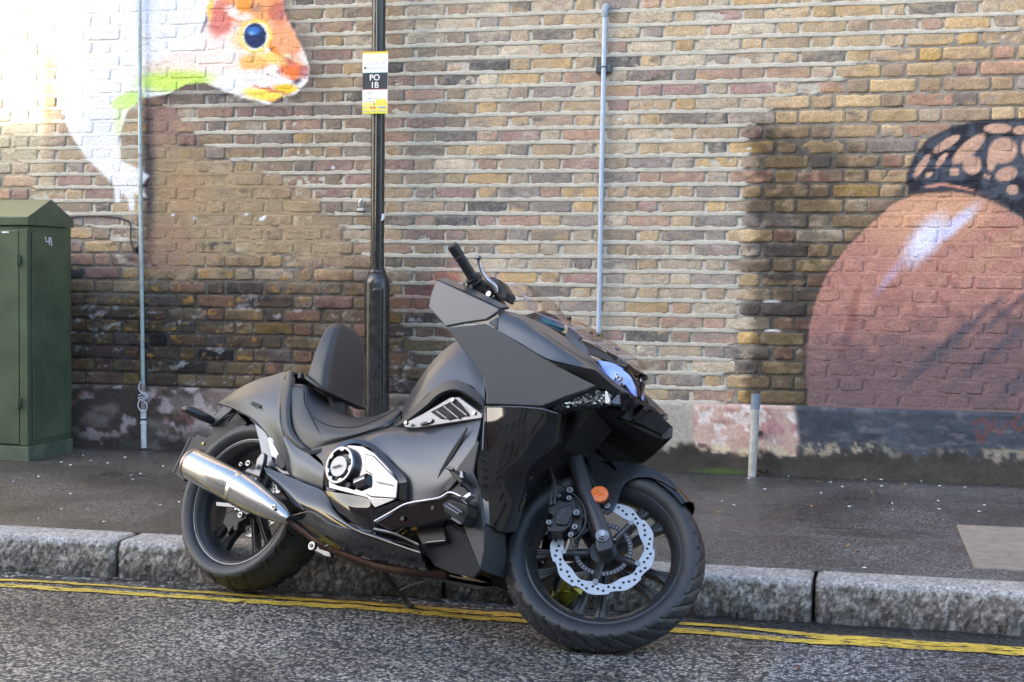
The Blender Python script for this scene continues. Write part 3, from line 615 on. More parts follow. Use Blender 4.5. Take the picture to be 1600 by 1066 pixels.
# ================================================================== STREET FURNITURE
black_p = simple('black_post_paint', (.018, .019, .022), .28, nscale=18, nvar=.4, bump=.25, bscale=40, rvar=.15, coat=.3, dirt=((.30, .30, .31), .70, 22))
galv = simple('galvanised_steel', (.36, .42, .50), .45, .35, nscale=60, nvar=.15, rvar=.1)
# lamp post
lp = on_floor(0, 0, .13); bx = hit(588, 660, (0, 1, 0), -.16)
lx = bx[0]; post = tag(empty('lamp_post', (lx, -.16, .13)), 'black lamp post with thick base behind the motorcycle seat', 'lamp post')
zt = hit(588, 432, (0, 1, 0), -.16)[2]-.13
lathe('post_base', [(0.0, 0), (.068, 0), (.068, zt-.04), (.064, zt-.015), (.052, zt+.01), (.040, zt+.022), (0.0, zt+.022)], black_p, post, seg=28, closed=False)
lathe('shaft', [(0, zt+.0), (.0365, zt+.0), (.0365, 4.4), (0, 4.4)], black_p, post, seg=24, closed=False)
lathe('collar', [(.03, zt+.012), (.046, zt+.012), (.048, zt+.022), (.044, zt+.034), (.03, zt+.036)], black_p, post, seg=28)
V, F = box_vf(-.002, .052, -.078, -.03, .12, zt-.06); o = make_obj('base_door', V, F, black_p, post); bevel(o, .012, 3)
tube('cable_strip', [(.004, -.040, zt+.03), (.006, -.040, .8+zt), (.004, -.040, 4.3-.2)], .006, black_p, post, seg=6)
v0 = hit(597, 340, (0, 1, 0), -.2); st = simple('paper_sticker', (.72, .74, .78), .6)
o = make_obj('torn_sticker', [(v0[0]-lx-.004, -.047, v0[2]-.13-.018), (v0[0]-lx+.010, -.041, v0[2]-.13-.008), (v0[0]-lx+.012, -.040, v0[2]-.13+.022), (v0[0]-lx+.001, -.046, v0[2]-.13+.018),
    (v0[0]-lx-.004, -.030, v0[2]-.13-.018), (v0[0]-lx+.010, -.030, v0[2]-.13-.008), (v0[0]-lx+.012, -.030, v0[2]-.13+.022), (v0[0]-lx+.001, -.030, v0[2]-.13+.018)], box_vf(0, 1, 0, 1, 0, 1)[1], st, post)
# parking place sign
a0 = hit(566, 178, (0, 1, 0), -.215); a1 = hit(606, 80, (0, 1, 0), -.215); sw, sh = a1[0]-a0[0], a1[2]-a0[2]
sign = tag(empty('parking_sign', (a0[0], -.215, a0[2])), 'small white and yellow parking sign reading PO 1B on the black lamp post', 'sign')
sgm, n, b = new_mat('sign_print')
tc = N(n, 'ShaderNodeTexCoord'); sx = N(n, 'ShaderNodeSeparateXYZ'); n.links.new(tc.outputs['Object'], sx.inputs[0])
mr = N(n, 'ShaderNodeMapRange'); mr.inputs['From Max'].default_value = sh; n.links.new(sx.outputs['Z'], mr.inputs['Value'])
cr = N(n, 'ShaderNodeValToRGB'); e = cr.color_ramp.elements; cr.color_ramp.interpolation = 'LINEAR'
W_ = (.82, .82, .80, 1); Y_ = (.80, .68, .06, 1)
e[0].position = 0; e[0].color = (.55, .75, .05, 1); e[1].position = 1; e[1].color = (.7, .25, .12, 1)
for p_, c_ in ((.02, Y_), (.16, (.82, .74, .25, 1)), (.22, W_), (.86, W_), (.88, (.85, .8, .4, 1)), (.90, W_), (.955, W_), (.97, Y_), (.985, Y_)):
    k = e.new(p_); k.color = c_
n.links.new(mr.outputs[0], cr.inputs[0]); n.links.new(cr.outputs[0], b.inputs['Base Color']); b.inputs['Roughness'].default_value = .35
o = box('sign_panel', 0, sw, 0, .004, 0, sh, sgm, sign)
ink = simple('sign_ink', (.035, .04, .055), .4); white = simple('sign_white', (.85, .85, .85), .4); blue = simple('sign_blue', (.22, .32, .6), .4); grey = simple('sign_grey', (.45, .46, .48), .5); yel = simple('sign_yellow', (.82, .66, .08), .45); red = simple('sign_red', (.6, .15, .12), .5); teal = simple('sign_teal', (.2, .5, .45), .5)
pan = o
box('black_band', .001, sw-.001, -.0015, -.0002, sh*.395, sh*.655, ink, pan)
box('band_edge', .001, sw-.001, -.0016, -.0002, sh*.656, sh*.663, teal, pan); box('band_edge', .001, sw-.001, -.0016, -.0002, sh*.387, sh*.394, red, pan)
def text_obj(name, s, size, mat, mtx, parent, ext=.0006, align='CENTER', sx=1.0, bold=0.0):
    cu = bpy.data.curves.new(name, 'FONT'); cu.body = s; cu.size = size; cu.extrude = ext; cu.align_x = align; cu.align_y = 'BOTTOM_BASELINE'; cu.offset = bold
    to = bpy.data.objects.new(name, cu); SC.collection.objects.link(to)
    dg = bpy.context.evaluated_depsgraph_get(); me = bpy.data.meshes.new_from_object(to.evaluated_get(dg)); bpy.data.objects.remove(to)
    o = bpy.data.objects.new(name, me); SC.collection.objects.link(o); me.materials.clear(); me.materials.append(mat); o.parent = parent; o.matrix_local = mtx @ Matrix.Diagonal((sx, 1, 1, 1)); return o
def upright(x, y, z): return Matrix.Translation((x, y, z)) @ Matrix.Rotation(math.pi/2, 4, 'X')
text_obj('lettering', 'PO', sh*.135, white, upright(sw*.49, -.0022, sh*.535), pan, bold=.0006); text_obj('lettering', '1B', sh*.135, white, upright(sw*.49, -.0022, sh*.415), pan, bold=.0006)
for (x_, z_, w_, h_, m_) in ((.07, .72, .08, .035, ink), (.20, .335, .19, .012, grey), (.20, .30, .16, .01, grey), (.20, .235, .19, .012, blue), (.12, .19, .34, .008, blue), (.46, .19, .01, .05, blue), (.46, .245, .3, .006, blue), (.55, .14, .40, .09, yel), (.47, .135, .03, .04, ink), (.30, .085, .26, .022, red), (.64, .085, .30, .024, blue), (.04, .085, .10, .024, grey), (.04, .03, .2, .015, grey), (.32, .03, .22, .015, grey), (.64, .03, .32, .015, grey)):
    box('printed_mark', sw*x_, sw*(x_+w_), -.0009, -.0002, sh*z_, sh*(z_+h_), m_, pan)
lg = simple('sign_pale_grey', (.58, .60, .62), .5)
for k_ in range(9): box('printed_mark', sw*(.14+k_*.085), sw*(.20+k_*.085), -.0009, -.0002, sh*.785, sh*(.805+.01*(k_ % 3)), lg, pan)
for k_ in range(10): box('printed_mark', sw*(.17+k_*.078), sw*(.22+k_*.078), -.0009, -.0002, sh*.715, sh*(.745+.004*(k_ % 2)), lg, pan)
box('bracket', sw*.3, sw*.7, .0042, .03, sh*.2, sh*.28, black_p, sign); box('bracket', sw*.3, sw*.7, .0042, .03, sh*.75, sh*.82, black_p, sign)
# conduits
def pipe(name, label, pts, r, mat):
    P = [on_wall(u, v, -.03) for u, v in pts]; base = P[-1]; e_ = tag(empty(name, tuple(base)), label, 'pipe'); return e_, [p-base for p in P], base
cp, P, base = pipe('conduit_pipe', 'pale galvanised conduit left of the lamp post with tied string and white foot', [(218, -60), (218.6, 150), (220, 340), (222, 480), (223.5, 603)], .01, galv)
galv2 = simple('weathered_pipe_paint', (.38, .46, .47), .5, .1, nscale=30, nvar=.2, dirt=((.25, .14, .13), .60, 14))
tube('pipe', P, .0115, galv2, cp, seg=12)
q = [on_wall(u, v, -.03)-base for u, v in ((223.5, 600), (224, 640), (225, 700))]
tube('lower_pipe', [q[0], q[1]], .0135, simple('rusty_pipe', (.30, .26, .23), .7, nscale=60, nvar=.4), cp, seg=12); tube('white_foot', [q[1], q[2]], .0165, simple('chipped_white_paint', (.66, .68, .68), .6, nscale=30, nvar=.15, dirt=((.2, .17, .15), .62, 40)), cp, seg=14)
for k, vv in enumerate((655, 661)):
    c_ = on_wall(224.6, vv, -.03)-base; tube('clamp_ring', [c_-[0, 0, .004], c_+[0, 0, .004]], .0205, black_p if k == 0 else white, cp, seg=14)
string = tag(make_obj('string', [], [], None), 'knotted white string tied round the foot of the left conduit', 'string'); sp_ = [on_wall(u, v, -.055) for u, v in ((219, 596), (217, 608), (224, 616), (231, 620), (216, 622), (228, 630), (229, 640), (222, 643), (216, 636), (218, 626), (230, 622), (226, 614), (216, 618))]
bpy.data.objects.remove(string); string = tube('string', sp_, .0032, simple('white_string', (.66, .68, .74), .8), None, n=90, seg=6); tag(string, 'knotted white string tied round the foot of the left conduit', 'string')
cp, P, base = pipe('conduit_pipe', 'slim blue grey conduit fixed to the wall right of the lamp post', [(945, 20), (943, 120), (940, 260), (937.5, 400), (935, 522)], .01, galv)
cpm = simple('blue_grey_conduit', (.42, .50, .62), .4, .15, nscale=50, nvar=.08)
tube('pipe', P, .0125, cpm, cp, seg=14)
dkp = simple('dark_fitting', (.06, .075, .09), .5)
e0 = on_wall(945, 26, -.03)-base; e1 = on_wall(945, 12, -.032)-base
tube('elbow', [e0, e0*.4+e1*.6, e1+[.004, .012, .004], e1+[.008, .045, .006]], .0185, simple('grey_fitting', (.28, .34, .40), .45), cp, seg=12)
b0 = on_wall(944, 108, -.012)-base; o = box('saddle', b0[0]-.042, b0[0]+.042, b0[1]-.018, b0[1]+.012, b0[2]-.020, b0[2]+.020, dkp, cp, .006); tube('saddle_ring', [b0+[-.001, -.016, .006], b0+[-.001, -.016, .012]], .020, dkp, cp, seg=14)
# stub post
p0 = on_floor(1175, 744, .13); p0[1] -= .01; zt2 = hit(1178, 616, (0, 1, 0), p0[1])[2]
sp = tag(empty('steel_post', (p0[0], p0[1]-.0, .13)), 'short capped grey steel post against the pink plinth', 'post')
tube('post', [(0, 0, -.02), (.012, 0, zt2-.13-.06)], .0215, simple('worn_grey_post', (.42, .42, .40), .5, .2, nscale=25, nvar=.25, dirt=((.22, .2, .17), .6, 20)), sp, seg=18)
tube('cap', [(.012, 0, zt2-.13-.075), (.0135, 0, zt2-.13)], .024, simple('blue_cap', (.20, .25, .32), .45, .3), sp, seg=18)
k0 = on_wall(1188, 677, -.022); o = tube('wall_socket', [k0, k0+np.array([0, -.028, 0])], .014, simple('rusty_iron', (.07, .05, .045), .8, nvar=.4), None, seg=14); tag(o, 'dark rusty stub in the pink plinth right of the steel post', 'pipe stub')
# padlock on the wall
l0 = on_wall(564, 326, -.035); pl = tag(empty('padlock', tuple(l0)), 'small silver padlock hanging on the wall left of the lamp post', 'padlock')
o = box('lock_body', -.020, .020, -.010, .012, -.022, .006, simple('lock_steel', (.6, .6, .6), .35, .7), pl, .004); box('lock_band', -.0205, .0205, -.0105, .0125, -.022, -.012, simple('lock_black', (.02, .02, .02), .5), pl, .002)
box('lock_band', -.0205, .0205, -.0105, .0125, .003, .009, MAT['lock_black'], pl, .002)
tube('shackle', [(-.010, 0, .005), (-.009, 0, .036), (0, .004, .050), (.010, .006, .040), (.010, .006, .024)], .0038, simple('chrome_small', (.75, .75, .76), .2, 1), pl, seg=8)
tube('wall_eye', [(0, .03, .040), (0, .0, .044), (.003, .002, .030), (0, .03, .026)], .004, galv, pl, seg=8)
# thin cable beside the cabinet
cb = tube('wall_cable', [on_wall(u, v, -.012) for u, v in ((95, 341), (130, 338), (165, 338), (195, 343), (204, 352), (204, 372), (207, 386), (213, 392))], .0042, simple('black_cable', (.03, .03, .035), .5), None, seg=7)
tag(cb, 'thin black cable running along the wall from the green cabinet', 'cable')
cj = box('cable_clip', -.012, .012, -.018, .012, -.012, .014, MAT['black_cable'], None, .003); cj.location = tuple(on_wall(212, 390, -.006)); tag(cj, 'black cable clip beside the left conduit', 'cable clip')
# green cabinet
g0 = on_floor(45, 719.5, .13); gz = hit(45, 338, (0, 1, 0), g0[1])[2]-.13
cab = tag(empty('utility_cabinet', (g0[0], g0[1], .13)), 'dark green steel utility cabinet with a pitched roof at the left edge', 'cabinet')
gm = simple('green_cabinet_paint', (.070, .098, .058), .38, nscale=5, nvar=.26, rvar=.1, bump=.12, bscale=90, dirt=((.16, .18, .14), .70, 30)); gm2 = simple('green_plinth', (.09, .115, .08), .6, nscale=12, nvar=.35, dirt=((.15, .17, .13), .6, 14))
dp = .44; wd = 1.05; xr = .0
o = box('cabinet_body', -wd, -.002, .004, dp, .075, gz-.05, gm, cab, .004); o = box('cabinet_base', -wd-.01, .004, -.006, dp+.006, -.02, .074, gm2, cab, .004)
for (a, b_) in ((-wd*.995, -wd*.545), (-wd*.535, -.052)): box('door', a, b_, -.008, .003, .085, gz-.075, gm, cab, .003)
box('corner_strip', -.047, -.002, -.007, .003, .078, gz-.07, gm, cab, .002); box('side_panel', .0, .006, .035, dp-.02, .10, gz-.085, gm, cab, .003)
rz = gz-.048; pk_ = gz+.10
V = [(-wd-.01, -.012, rz), (.009, -.012, rz), (.009, dp+.010, rz), (-wd-.01, dp+.010, rz), (-wd-.01, -.012, rz+.045), (.009, -.012, rz+.045), (.009, dp+.010, rz+.045), (-wd-.01, dp+.010, rz+.045), (-wd-.01, dp*.5, pk_), (.009, dp*.5, pk_)]
F = [(3, 2, 1, 0), (0, 1, 5, 4), (2, 3, 7, 6), (1, 2, 6, 9, 5), (3, 0, 4, 8, 7), (4, 5, 9, 8), (6, 7, 8, 9)]
o = make_obj('roof', V, F, gm, cab); bevel(o, .004)
for zz in (hit(34, 406, (0, 1, 0), g0[1])[2], hit(34, 629, (0, 1, 0), g0[1])[2]):
    h_ = box('hinge', -.066, -.036, -.020, -.0085, zz-.13-.025, zz-.13+.025, gm, cab, .002); tube('hinge_pin', [(-.051, -.022, zz-.13-.03), (-.051, -.022, zz-.13+.03)], .007, gm, cab, seg=10)
wp = simple('white_paint_mark', (.72, .74, .76), .6)
def side_pt(u, v): p = hit(u, v, (1, 0, 0), g0[0]+.007); return p-np.array([g0[0], g0[1], .13])
for pts in (((71, 370), (72, 377), (76, 378)), ((76.5, 371), (77, 383)), ((78.5, 371), (81, 384))): tube('paint_scrawl', [side_pt(*p) for p in pts], .0035, wp, cab, seg=6)
m0 = hit(9, 363, (0, 1, 0), g0[1]-.009)-np.array([g0[0], g0[1], .13]); box('paint_mark', m0[0]-.025, m0[0]+.018, -.0095, -.0078, m0[2]-.004, m0[2]+.004, wp, cab, .001)

# litter
LM = [simple('paper_litter', (.62, .64, .66), .7, nvar=.1), simple('butt_filter', (.55, .30, .10), .7), simple('dry_leaf', (.28, .11, .04), .7)]
def litter(u, v, kind, ang):
    p = on_floor(u, v, .133 if v < 895 else .004)
    if kind == 0: o = tube('cigarette_butt', [(-.011, 0, .004), (.011, 0, .004)], .0042, LM[0], None, seg=6)
    elif kind == 1: o = tube('cigarette_butt', [(-.009, 0, .004), (.009, 0, .004)], .0042, LM[1], None, seg=6)
    elif kind == 2: o = make_obj('fallen_leaf', [(-.018, 0, .003), (0, -.010, .007), (.02, 0, .004), (0, .011, .006), (0, 0, .010), (0, 0, .001)], [(0, 1, 4), (1, 2, 4), (2, 3, 4), (3, 0, 4), (1, 0, 5), (2, 1, 5), (3, 2, 5), (0, 3, 5)], LM[2])
    else: o = make_obj('paper_scrap', [(-.014, -.007, .002), (.013, -.009, .003), (.016, .006, .005), (-.010, .009, .003), (0, 0, .009), (0, 0, .001)], [(0, 1, 4), (1, 2, 4), (2, 3, 4), (3, 0, 4), (1, 0, 5), (2, 1, 5), (3, 2, 5), (0, 3, 5)], LM[0])
    o.location = tuple(p); o.rotation_euler = (0, 0, ang); o.scale = (.62, .62, .6)
    zone = ('at the foot of the green cabinet' if u < 300 and v < 735 else 'on the pavement left of the rear wheel' if u < 400 else 'beside the steel post' if u < 1250 and v < 770 else 'along the foot of the dark plinth' if v < 775 else 'near the concrete slab' if 1290 < u < 1520 and v > 800 and v < 900 else 'in the road gutter' if v > 900 else 'in the middle of the pavement at right')
    g = {0: ('white cigarette butt lying '+zone, 'cigarette butt', 'white cigarette butts on the pavement'), 1: ('tan cigarette filter lying '+zone, 'cigarette butt', 'tan cigarette filters on the pavement'), 2: ('small brown dry leaf lying '+zone, 'leaf', 'dry leaves on the ground'), 3: ('scrap of pale paper lying '+zone, 'litter', 'paper scraps on the pavement')}[kind]
    tag(o, g[0], g[1], g[2])
for (u, v, k) in ((1170, 748, 0), (1232, 745, 0), (1298, 754, 0), (1283, 771, 3), (1278, 753, 1), (1352, 750, 0), (1316, 761, 0), (1362, 769, 1), (1378, 760, 0), (1468, 760, 3), (1465, 748, 0), (1476, 756, 1), (1330, 750, 2), (1590, 764, 2), (1466, 783, 3), (1394, 787, 0), (1128, 784, 0), (1147, 790, 3), (1327, 792, 3), (1122, 801, 1), (1467, 796, 0), (1538, 790, 0), (1530, 800, 3), (1458, 815, 2), (1268, 791, 1), (1395, 797, 0),
                  (1377, 750, 0), (1415, 757, 1), (1440, 752, 0), (1508, 762, 0), (1545, 760, 2), (1195, 765, 0), (130, 712, 3), (142, 720, 0), (110, 727, 3), (195, 715, 3), (168, 724, 0), (205, 743, 0), (220, 741, 3), (255, 729, 0), (96, 723, 0), (60, 745, 3), (21, 753, 0), (208, 750, 0), (110, 772, 0), (96, 796, 0), (280, 785, 3), (206, 801, 2), (60, 811, 0), (162, 816, 3), (250, 790, 0), (1245, 1044, 2), (1322, 950, 2), (1325, 853, 1), (1340, 862, 2), (1500, 858, 2), (1080, 906, 2), (1350, 888, 3)):
    litter(u, v, k, random.uniform(0, 3.1))
# weeds
def weed(u, v, h, label, cols, nl=9):
    p = on_floor(u, v, .13); V, F = [], []
    for i in range(nl):
        a = random.uniform(0, 6.28); l = h*random.uniform(.6, 1); w = l*.16; c, s = math.cos(a), math.sin(a); k = len(V)
        for t, ww, z in ((0, .3, 0), (.35, 1, .35), (.7, .8, .55), (1, .05, .6+random.uniform(-.2, .3))):
            V.append((c*l*t-s*w*ww, s*l*t+c*w*ww, l*z)); V.append((c*l*t+s*w*ww, s*l*t-c*w*ww, l*z+.001))
        for j in range(3): F.append((k+2*j, k+2*j+1, k+2*j+3, k+2*j+2))
    o = make_obj('weed', V, F, cols); o.location = tuple(p); tag(o, label, 'weed'); return o
lf = simple('weed_leaf', (.16, .20, .05), .6, nvar=.4); dl = simple('dry_stem', (.18, .12, .08), .8)
weed(1184, 735, .05, 'small yellow green weed at the foot of the steel post', lf); weed(1192, 742, .05, 'dry brown weed beside the steel post', dl)
mw = weed(880, 905, .15, 'yellowing weed in the gutter seen through the front wheel', simple('yellow_weed', (.34, .34, .05), .6, nvar=.4), 34); g3_ = on_floor(893, 938, 0); mw.location = (g3_[0], KERB_F-.03, 0)

# ================================================================== MOTORCYCLE
# bike frame: origin under the rear wheel, X forward, Y to its left (away from the viewer), Z up along the leaning bike
HD, LN = R(21), R(20)
HX = np.array([math.cos(HD), -math.sin(HD), 0]); NR_ = np.array([-math.sin(HD), -math.cos(HD), 0])
WX = NR_*math.cos(LN)+np.array([0, 0, 1])*math.sin(LN); UX = np.array([0, 0, 1])*math.cos(LN)-NR_*math.sin(LN)
BO = np.array([-2.28038356, -2.89438751, 0.01039375])
bike = tag(empty('motorcycle'), 'grey and black angular motorcycle leaning on its stand at the kerb', 'motorcycle')
bm_ = Matrix.Identity(4)
for i in range(3): bm_[i][0], bm_[i][1], bm_[i][2], bm_[i][3] = HX[i], -WX[i], UX[i], BO[i]
bike.matrix_world = bm_
CR = {1: (260, 480, 3.5525), 2: (620, 360, 3.089), 3: (740, 640, 2.734), 4: (260, 660, 3.5525), 5: (480, 580, 3.331), 6: (840, 540, 5.33), 7: (640, 370, 7.105), 8: (640, 680, 4.441), 9: (780, 430, 6.27), 10: (270, 600, 7.105), 0: (0, 0, 1)}
def tol(P): d = np.asarray(P)-BO; return np.array([d@HX, -(d@WX), d@UX])
def dirl(d): return np.array([d@HX, -(d@WX), d@UX])
def p(k, X, Y, w):
    a, b, s = CR[k]; dd = ray(a+X/s, b+Y/s); t = (w-(CAM-BO)@WX)/(dd@WX); return tol(CAM+t*dd)
def ps(k, pts): return [p(k, *q) for q in pts]
# wheel frame of the steered front wheel
FC = np.array([-.881, -3.232, .2585]); FA = np.array([.1013, -.7790, .6188]); FA /= np.linalg.norm(FA)
FXv = np.cross(np.array([0, 0, 1.]), FA)*1.0; FXv = np.cross(FA, np.cross(FXv, FA)); FXv /= np.linalg.norm(FXv)
if FXv[0] < 0: FXv = -FXv
FYv = np.cross(FA, FXv)
def mloc(C, X, Y, Z):
    m = Matrix.Identity(4); c = tol(C)
    X, Y, Z = dirl(X), dirl(Y), dirl(Z)
    for i in range(3): m[i][0], m[i][1], m[i][2], m[i][3] = X[i], Y[i], Z[i], c[i]
    return m
MF = mloc(FC, FXv, FYv, FA)
RC = BO+UX*.305; MR = mloc(RC, HX, UX, WX)
def fp(k, X, Y, off):
    """point on the plane parallel to the front wheel, off metres to the near side, in bike coordinates"""
    a, b, s = CR[k]; dd = ray(a+X/s, b+Y/s); t = (off+(FC-CAM)@FA)/(dd@FA); return tol(CAM+t*dd)
def fps(k, pts): return [fp(k, *q) for q in pts]
def mir(P): P = np.array(P, float).copy(); P[..., 1] *= -1; return P

mg = simple('matt_grey_paint', (.100, .105, .113), .33, .6, nscale=900, nvar=.05, bump=.05, bscale=900, rvar=.05)
dg = simple('dark_grey_plastic', (.042, .044, .050), .42, .0, nscale=300, nvar=.1, bump=.12, bscale=900)
dm = simple('matt_black_paint', (.05, .053, .060), .42, .35, nscale=500, nvar=.08, bump=.05, bscale=900)
gb = simple('gloss_black_paint', (.006, .006, .008), .05, .0, nscale=20, nvar=.1, coat=.35, rvar=.015, spec=.5)
bk = simple('black_plastic', (.010, .010, .011), .5, .0, nscale=80, nvar=.2)
ch = simple('polished_chrome', (.19, .19, .20), .16, 1.0, nscale=30, nvar=.03, rvar=.02)
al = simple('brushed_aluminium', (.16, .16, .17), .32, .95, nscale=120, nvar=.06, rvar=.06)
st_ = simple('satin_steel', (.60, .595, .59), .24, 1.0, nscale=60, nvar=.05, rvar=.03)
lth = simple('seat_leather', (.030, .030, .034), .38, .0, nscale=200, nvar=.1, bump=.22, bscale=650, spec=.6)
rub = simple('tyre_rubber', (.026, .028, .032), .42, .0, nscale=60, nvar=.2, bump=.2, bscale=500)
whl = simple('black_wheel_paint', (.040, .042, .046), .30, .3, nscale=80, nvar=.1)
pipe_m = simple('heat_stained_pipe', (.085, .05, .04), .55, .8, nscale=14, nvar=.4)
disc_m = simple('brake_disc_steel', (.40, .42, .44), .36, .75, nscale=60, nvar=.06)
bolt_m = simple('bolt_steel', (.24, .24, .24), .25, .95)
seam = simple('panel_gap', (.004, .004, .004), .7)

tube_free = tube
def tube(name, pts, rad, mat, parent=None, **kw): return tube_free(name, pts, rad, mat, parent or bike, **kw)
def flatten(P):
    """lay a panel outline on one plane"""
    P = np.array(P, float); c = P.mean(0); n = np.linalg.svd(P-c)[2][2]; cl = tol(CAM)
    Q = np.array([cl+((c-cl)@n)/((q-cl)@n)*(q-cl) for q in P])
    return Q if np.abs(Q-P).max() < .05 else P
def poly(name, pts, mat, th=.012, parent=None, mirror=False, bv=.0025, din=(0, 1, 0), flat=True):
    """flat or folded panel: outline in bike coordinates, extruded inwards"""
    obs = []
    for sgn in ((1, -1) if mirror else (1,)):
        P = flatten(pts) if flat and len(pts) > 3 else np.array(pts, float)
        if sgn < 0: P = mir(P)
        d = np.array(din, float)*th; d = d*(1, sgn, 1)
        # tessellate in the panel's mean plane
        c = P.mean(0); nrm = np.zeros(3)
        for i in range(len(P)): a = P[i]-c; b2 = P[(i+1) % len(P)]-c; nrm += np.cross(a, b2)
        nrm /= np.linalg.norm(nrm); a = P[1]-P[0]; a -= nrm*(a@nrm); a /= np.linalg.norm(a); b2 = np.cross(nrm, a)
        tri = tessellate_polygon([[Vector(((q-c)@a, (q-c)@b2, 0)) for q in P]])
        n_ = len(P); V = list(P)+list(P+d); F = [tuple(t) for t in tri]+[tuple(i+n_ for i in t[::-1]) for t in tri]+[(i, i+n_, (i+1) % n_+n_, (i+1) % n_) for i in range(n_)]
        o = make_obj(name, V, F, mat, parent or bike); fix_normals(o)
        bm = bmesh.new(); bm.from_mesh(o.data); bmesh.ops.dissolve_limit(bm, angle_limit=R(1.0), verts=bm.verts, edges=bm.edges); bm.to_mesh(o.data); bm.free()
        if bv: bevel(o, bv, 2)
        obs.append(o)
    return obs[0] if not mirror else obs
def patch(name, rows, mat, th=.006, parent=None, mirror=False, nu=None, nv=None, smooth=True, linv=False, linu=False, split=35):
    """curved panel lofted through rows of control points, with thickness and a closed rim"""
    obs = []
    for sgn in ((1, -1) if mirror else (1,)):
        A = np.array([[q for q in r] for r in rows], float)
        if sgn < 0: A = mir(A)
        r_, c_ = A.shape[:2]; nu_ = nu or (c_-1)*6+1; nv_ = nv or (r_-1)*5+1
        def lin(P, n):
            T = np.linspace(0, len(P)-1, n); return np.stack([np.interp(T, range(len(P)), P[:, k]) for k in range(3)], 1)
        B = np.array([(lin if linu else catmull)(A[j], nu_) for j in range(r_)])
        G = np.array([(lin if linv else catmull)(B[:, i], nv_) for i in range(nu_)]).transpose(1, 0, 2)
        du = np.gradient(G, axis=1); dv = np.gradient(G, axis=0); nn = np.cross(du, dv); nn /= (np.linalg.norm(nn, axis=2, keepdims=True)+1e-9)
        out = np.array([0, -sgn, .25]); 
        if (nn.reshape(-1, 3)@out).mean() < 0: nn = -nn
        top = G.reshape(-1, 3); bot = (G-nn*th).reshape(-1, 3); n_ = len(top)
        F = grid_faces(nu_, nv_)+grid_faces(nu_, nv_, off=n_, flip=True)
        bd = [*range(nu_), *[nu_*(j+1)-1 for j in range(1, nv_)], *range(n_-2, n_-nu_-1, -1), *[nu_*j for j in range(nv_-2, 0, -1)]]
        F += [(bd[i], bd[i]+n_, bd[(i+1) % len(bd)]+n_, bd[(i+1) % len(bd)]) for i in range(len(bd))]
        o = make_obj(name, np.vstack([top, bot]), F, mat, parent or bike, smooth=smooth); fix_normals(o)
        if smooth: md = o.modifiers.new('split', 'EDGE_SPLIT'); md.split_angle = R(split)
        obs.append(o)
    return obs[0] if not mirror else obs
def bolt(pt, dr, r=.008, h=.006, parent=None, mat=None, name='bolt'):
    pt = np.array(pt, float); dr = np.array(dr, float); dr /= np.linalg.norm(dr)
    o = tube(name, [pt, pt+dr*h], r, mat or bolt_m, parent or bike, seg=12)
    return o
OUT = np.array([0, -1.0, 0])        # bike's near side
FOUT = dirl(FA)

# ---- wheels
def tyre(name, parent, prof_r, rt, wt, bead, seg, nprof, groove, wide):
    prof = []
    a = wt/2
    outer = [(bead, -a*.78), (bead+.012, -a*.92), (bead+(rt-bead)*.42, -a*1.0), (bead+(rt-bead)*.68, -a*.93), (rt-(.020 if wide else .014), -a*.66), (rt-.004, -a*.33), (rt, 0)]
    outer = outer+[(r, -z) for r, z in outer[-2::-1]]
    C = catmull([(r, z, 0) for r, z in outer], nprof)[:, :2]
    prof = [tuple(c) for c in C]+[(bead-.004, a*.60), (bead-.004, -a*.60)]
    def disp(ang, r, z, j):
        if r < bead+(rt-bead)*.42: 
            return -.0012*math.exp(-((r-(bead+.016))/.0015)**2)
        zz = abs(z)/a; per = 2*math.pi/groove; s = 1 if z > 0 else -1
        ph = ((ang+zz*(.26 if not wide else .16)*s*(1 if not wide else -1)+(0 if s > 0 else per/2)) % per)/per
        wdt = .11 if not wide else .09
        g = 1 if abs(ph-.5) < wdt and .14 < zz < .98 else 0
        if wide and abs(ph-.85) < .05 and .5 < zz < .9: g = 1
        return -.0055*g
    return lathe(name, prof, rub, parent, seg=seg, disp=disp, split=30)
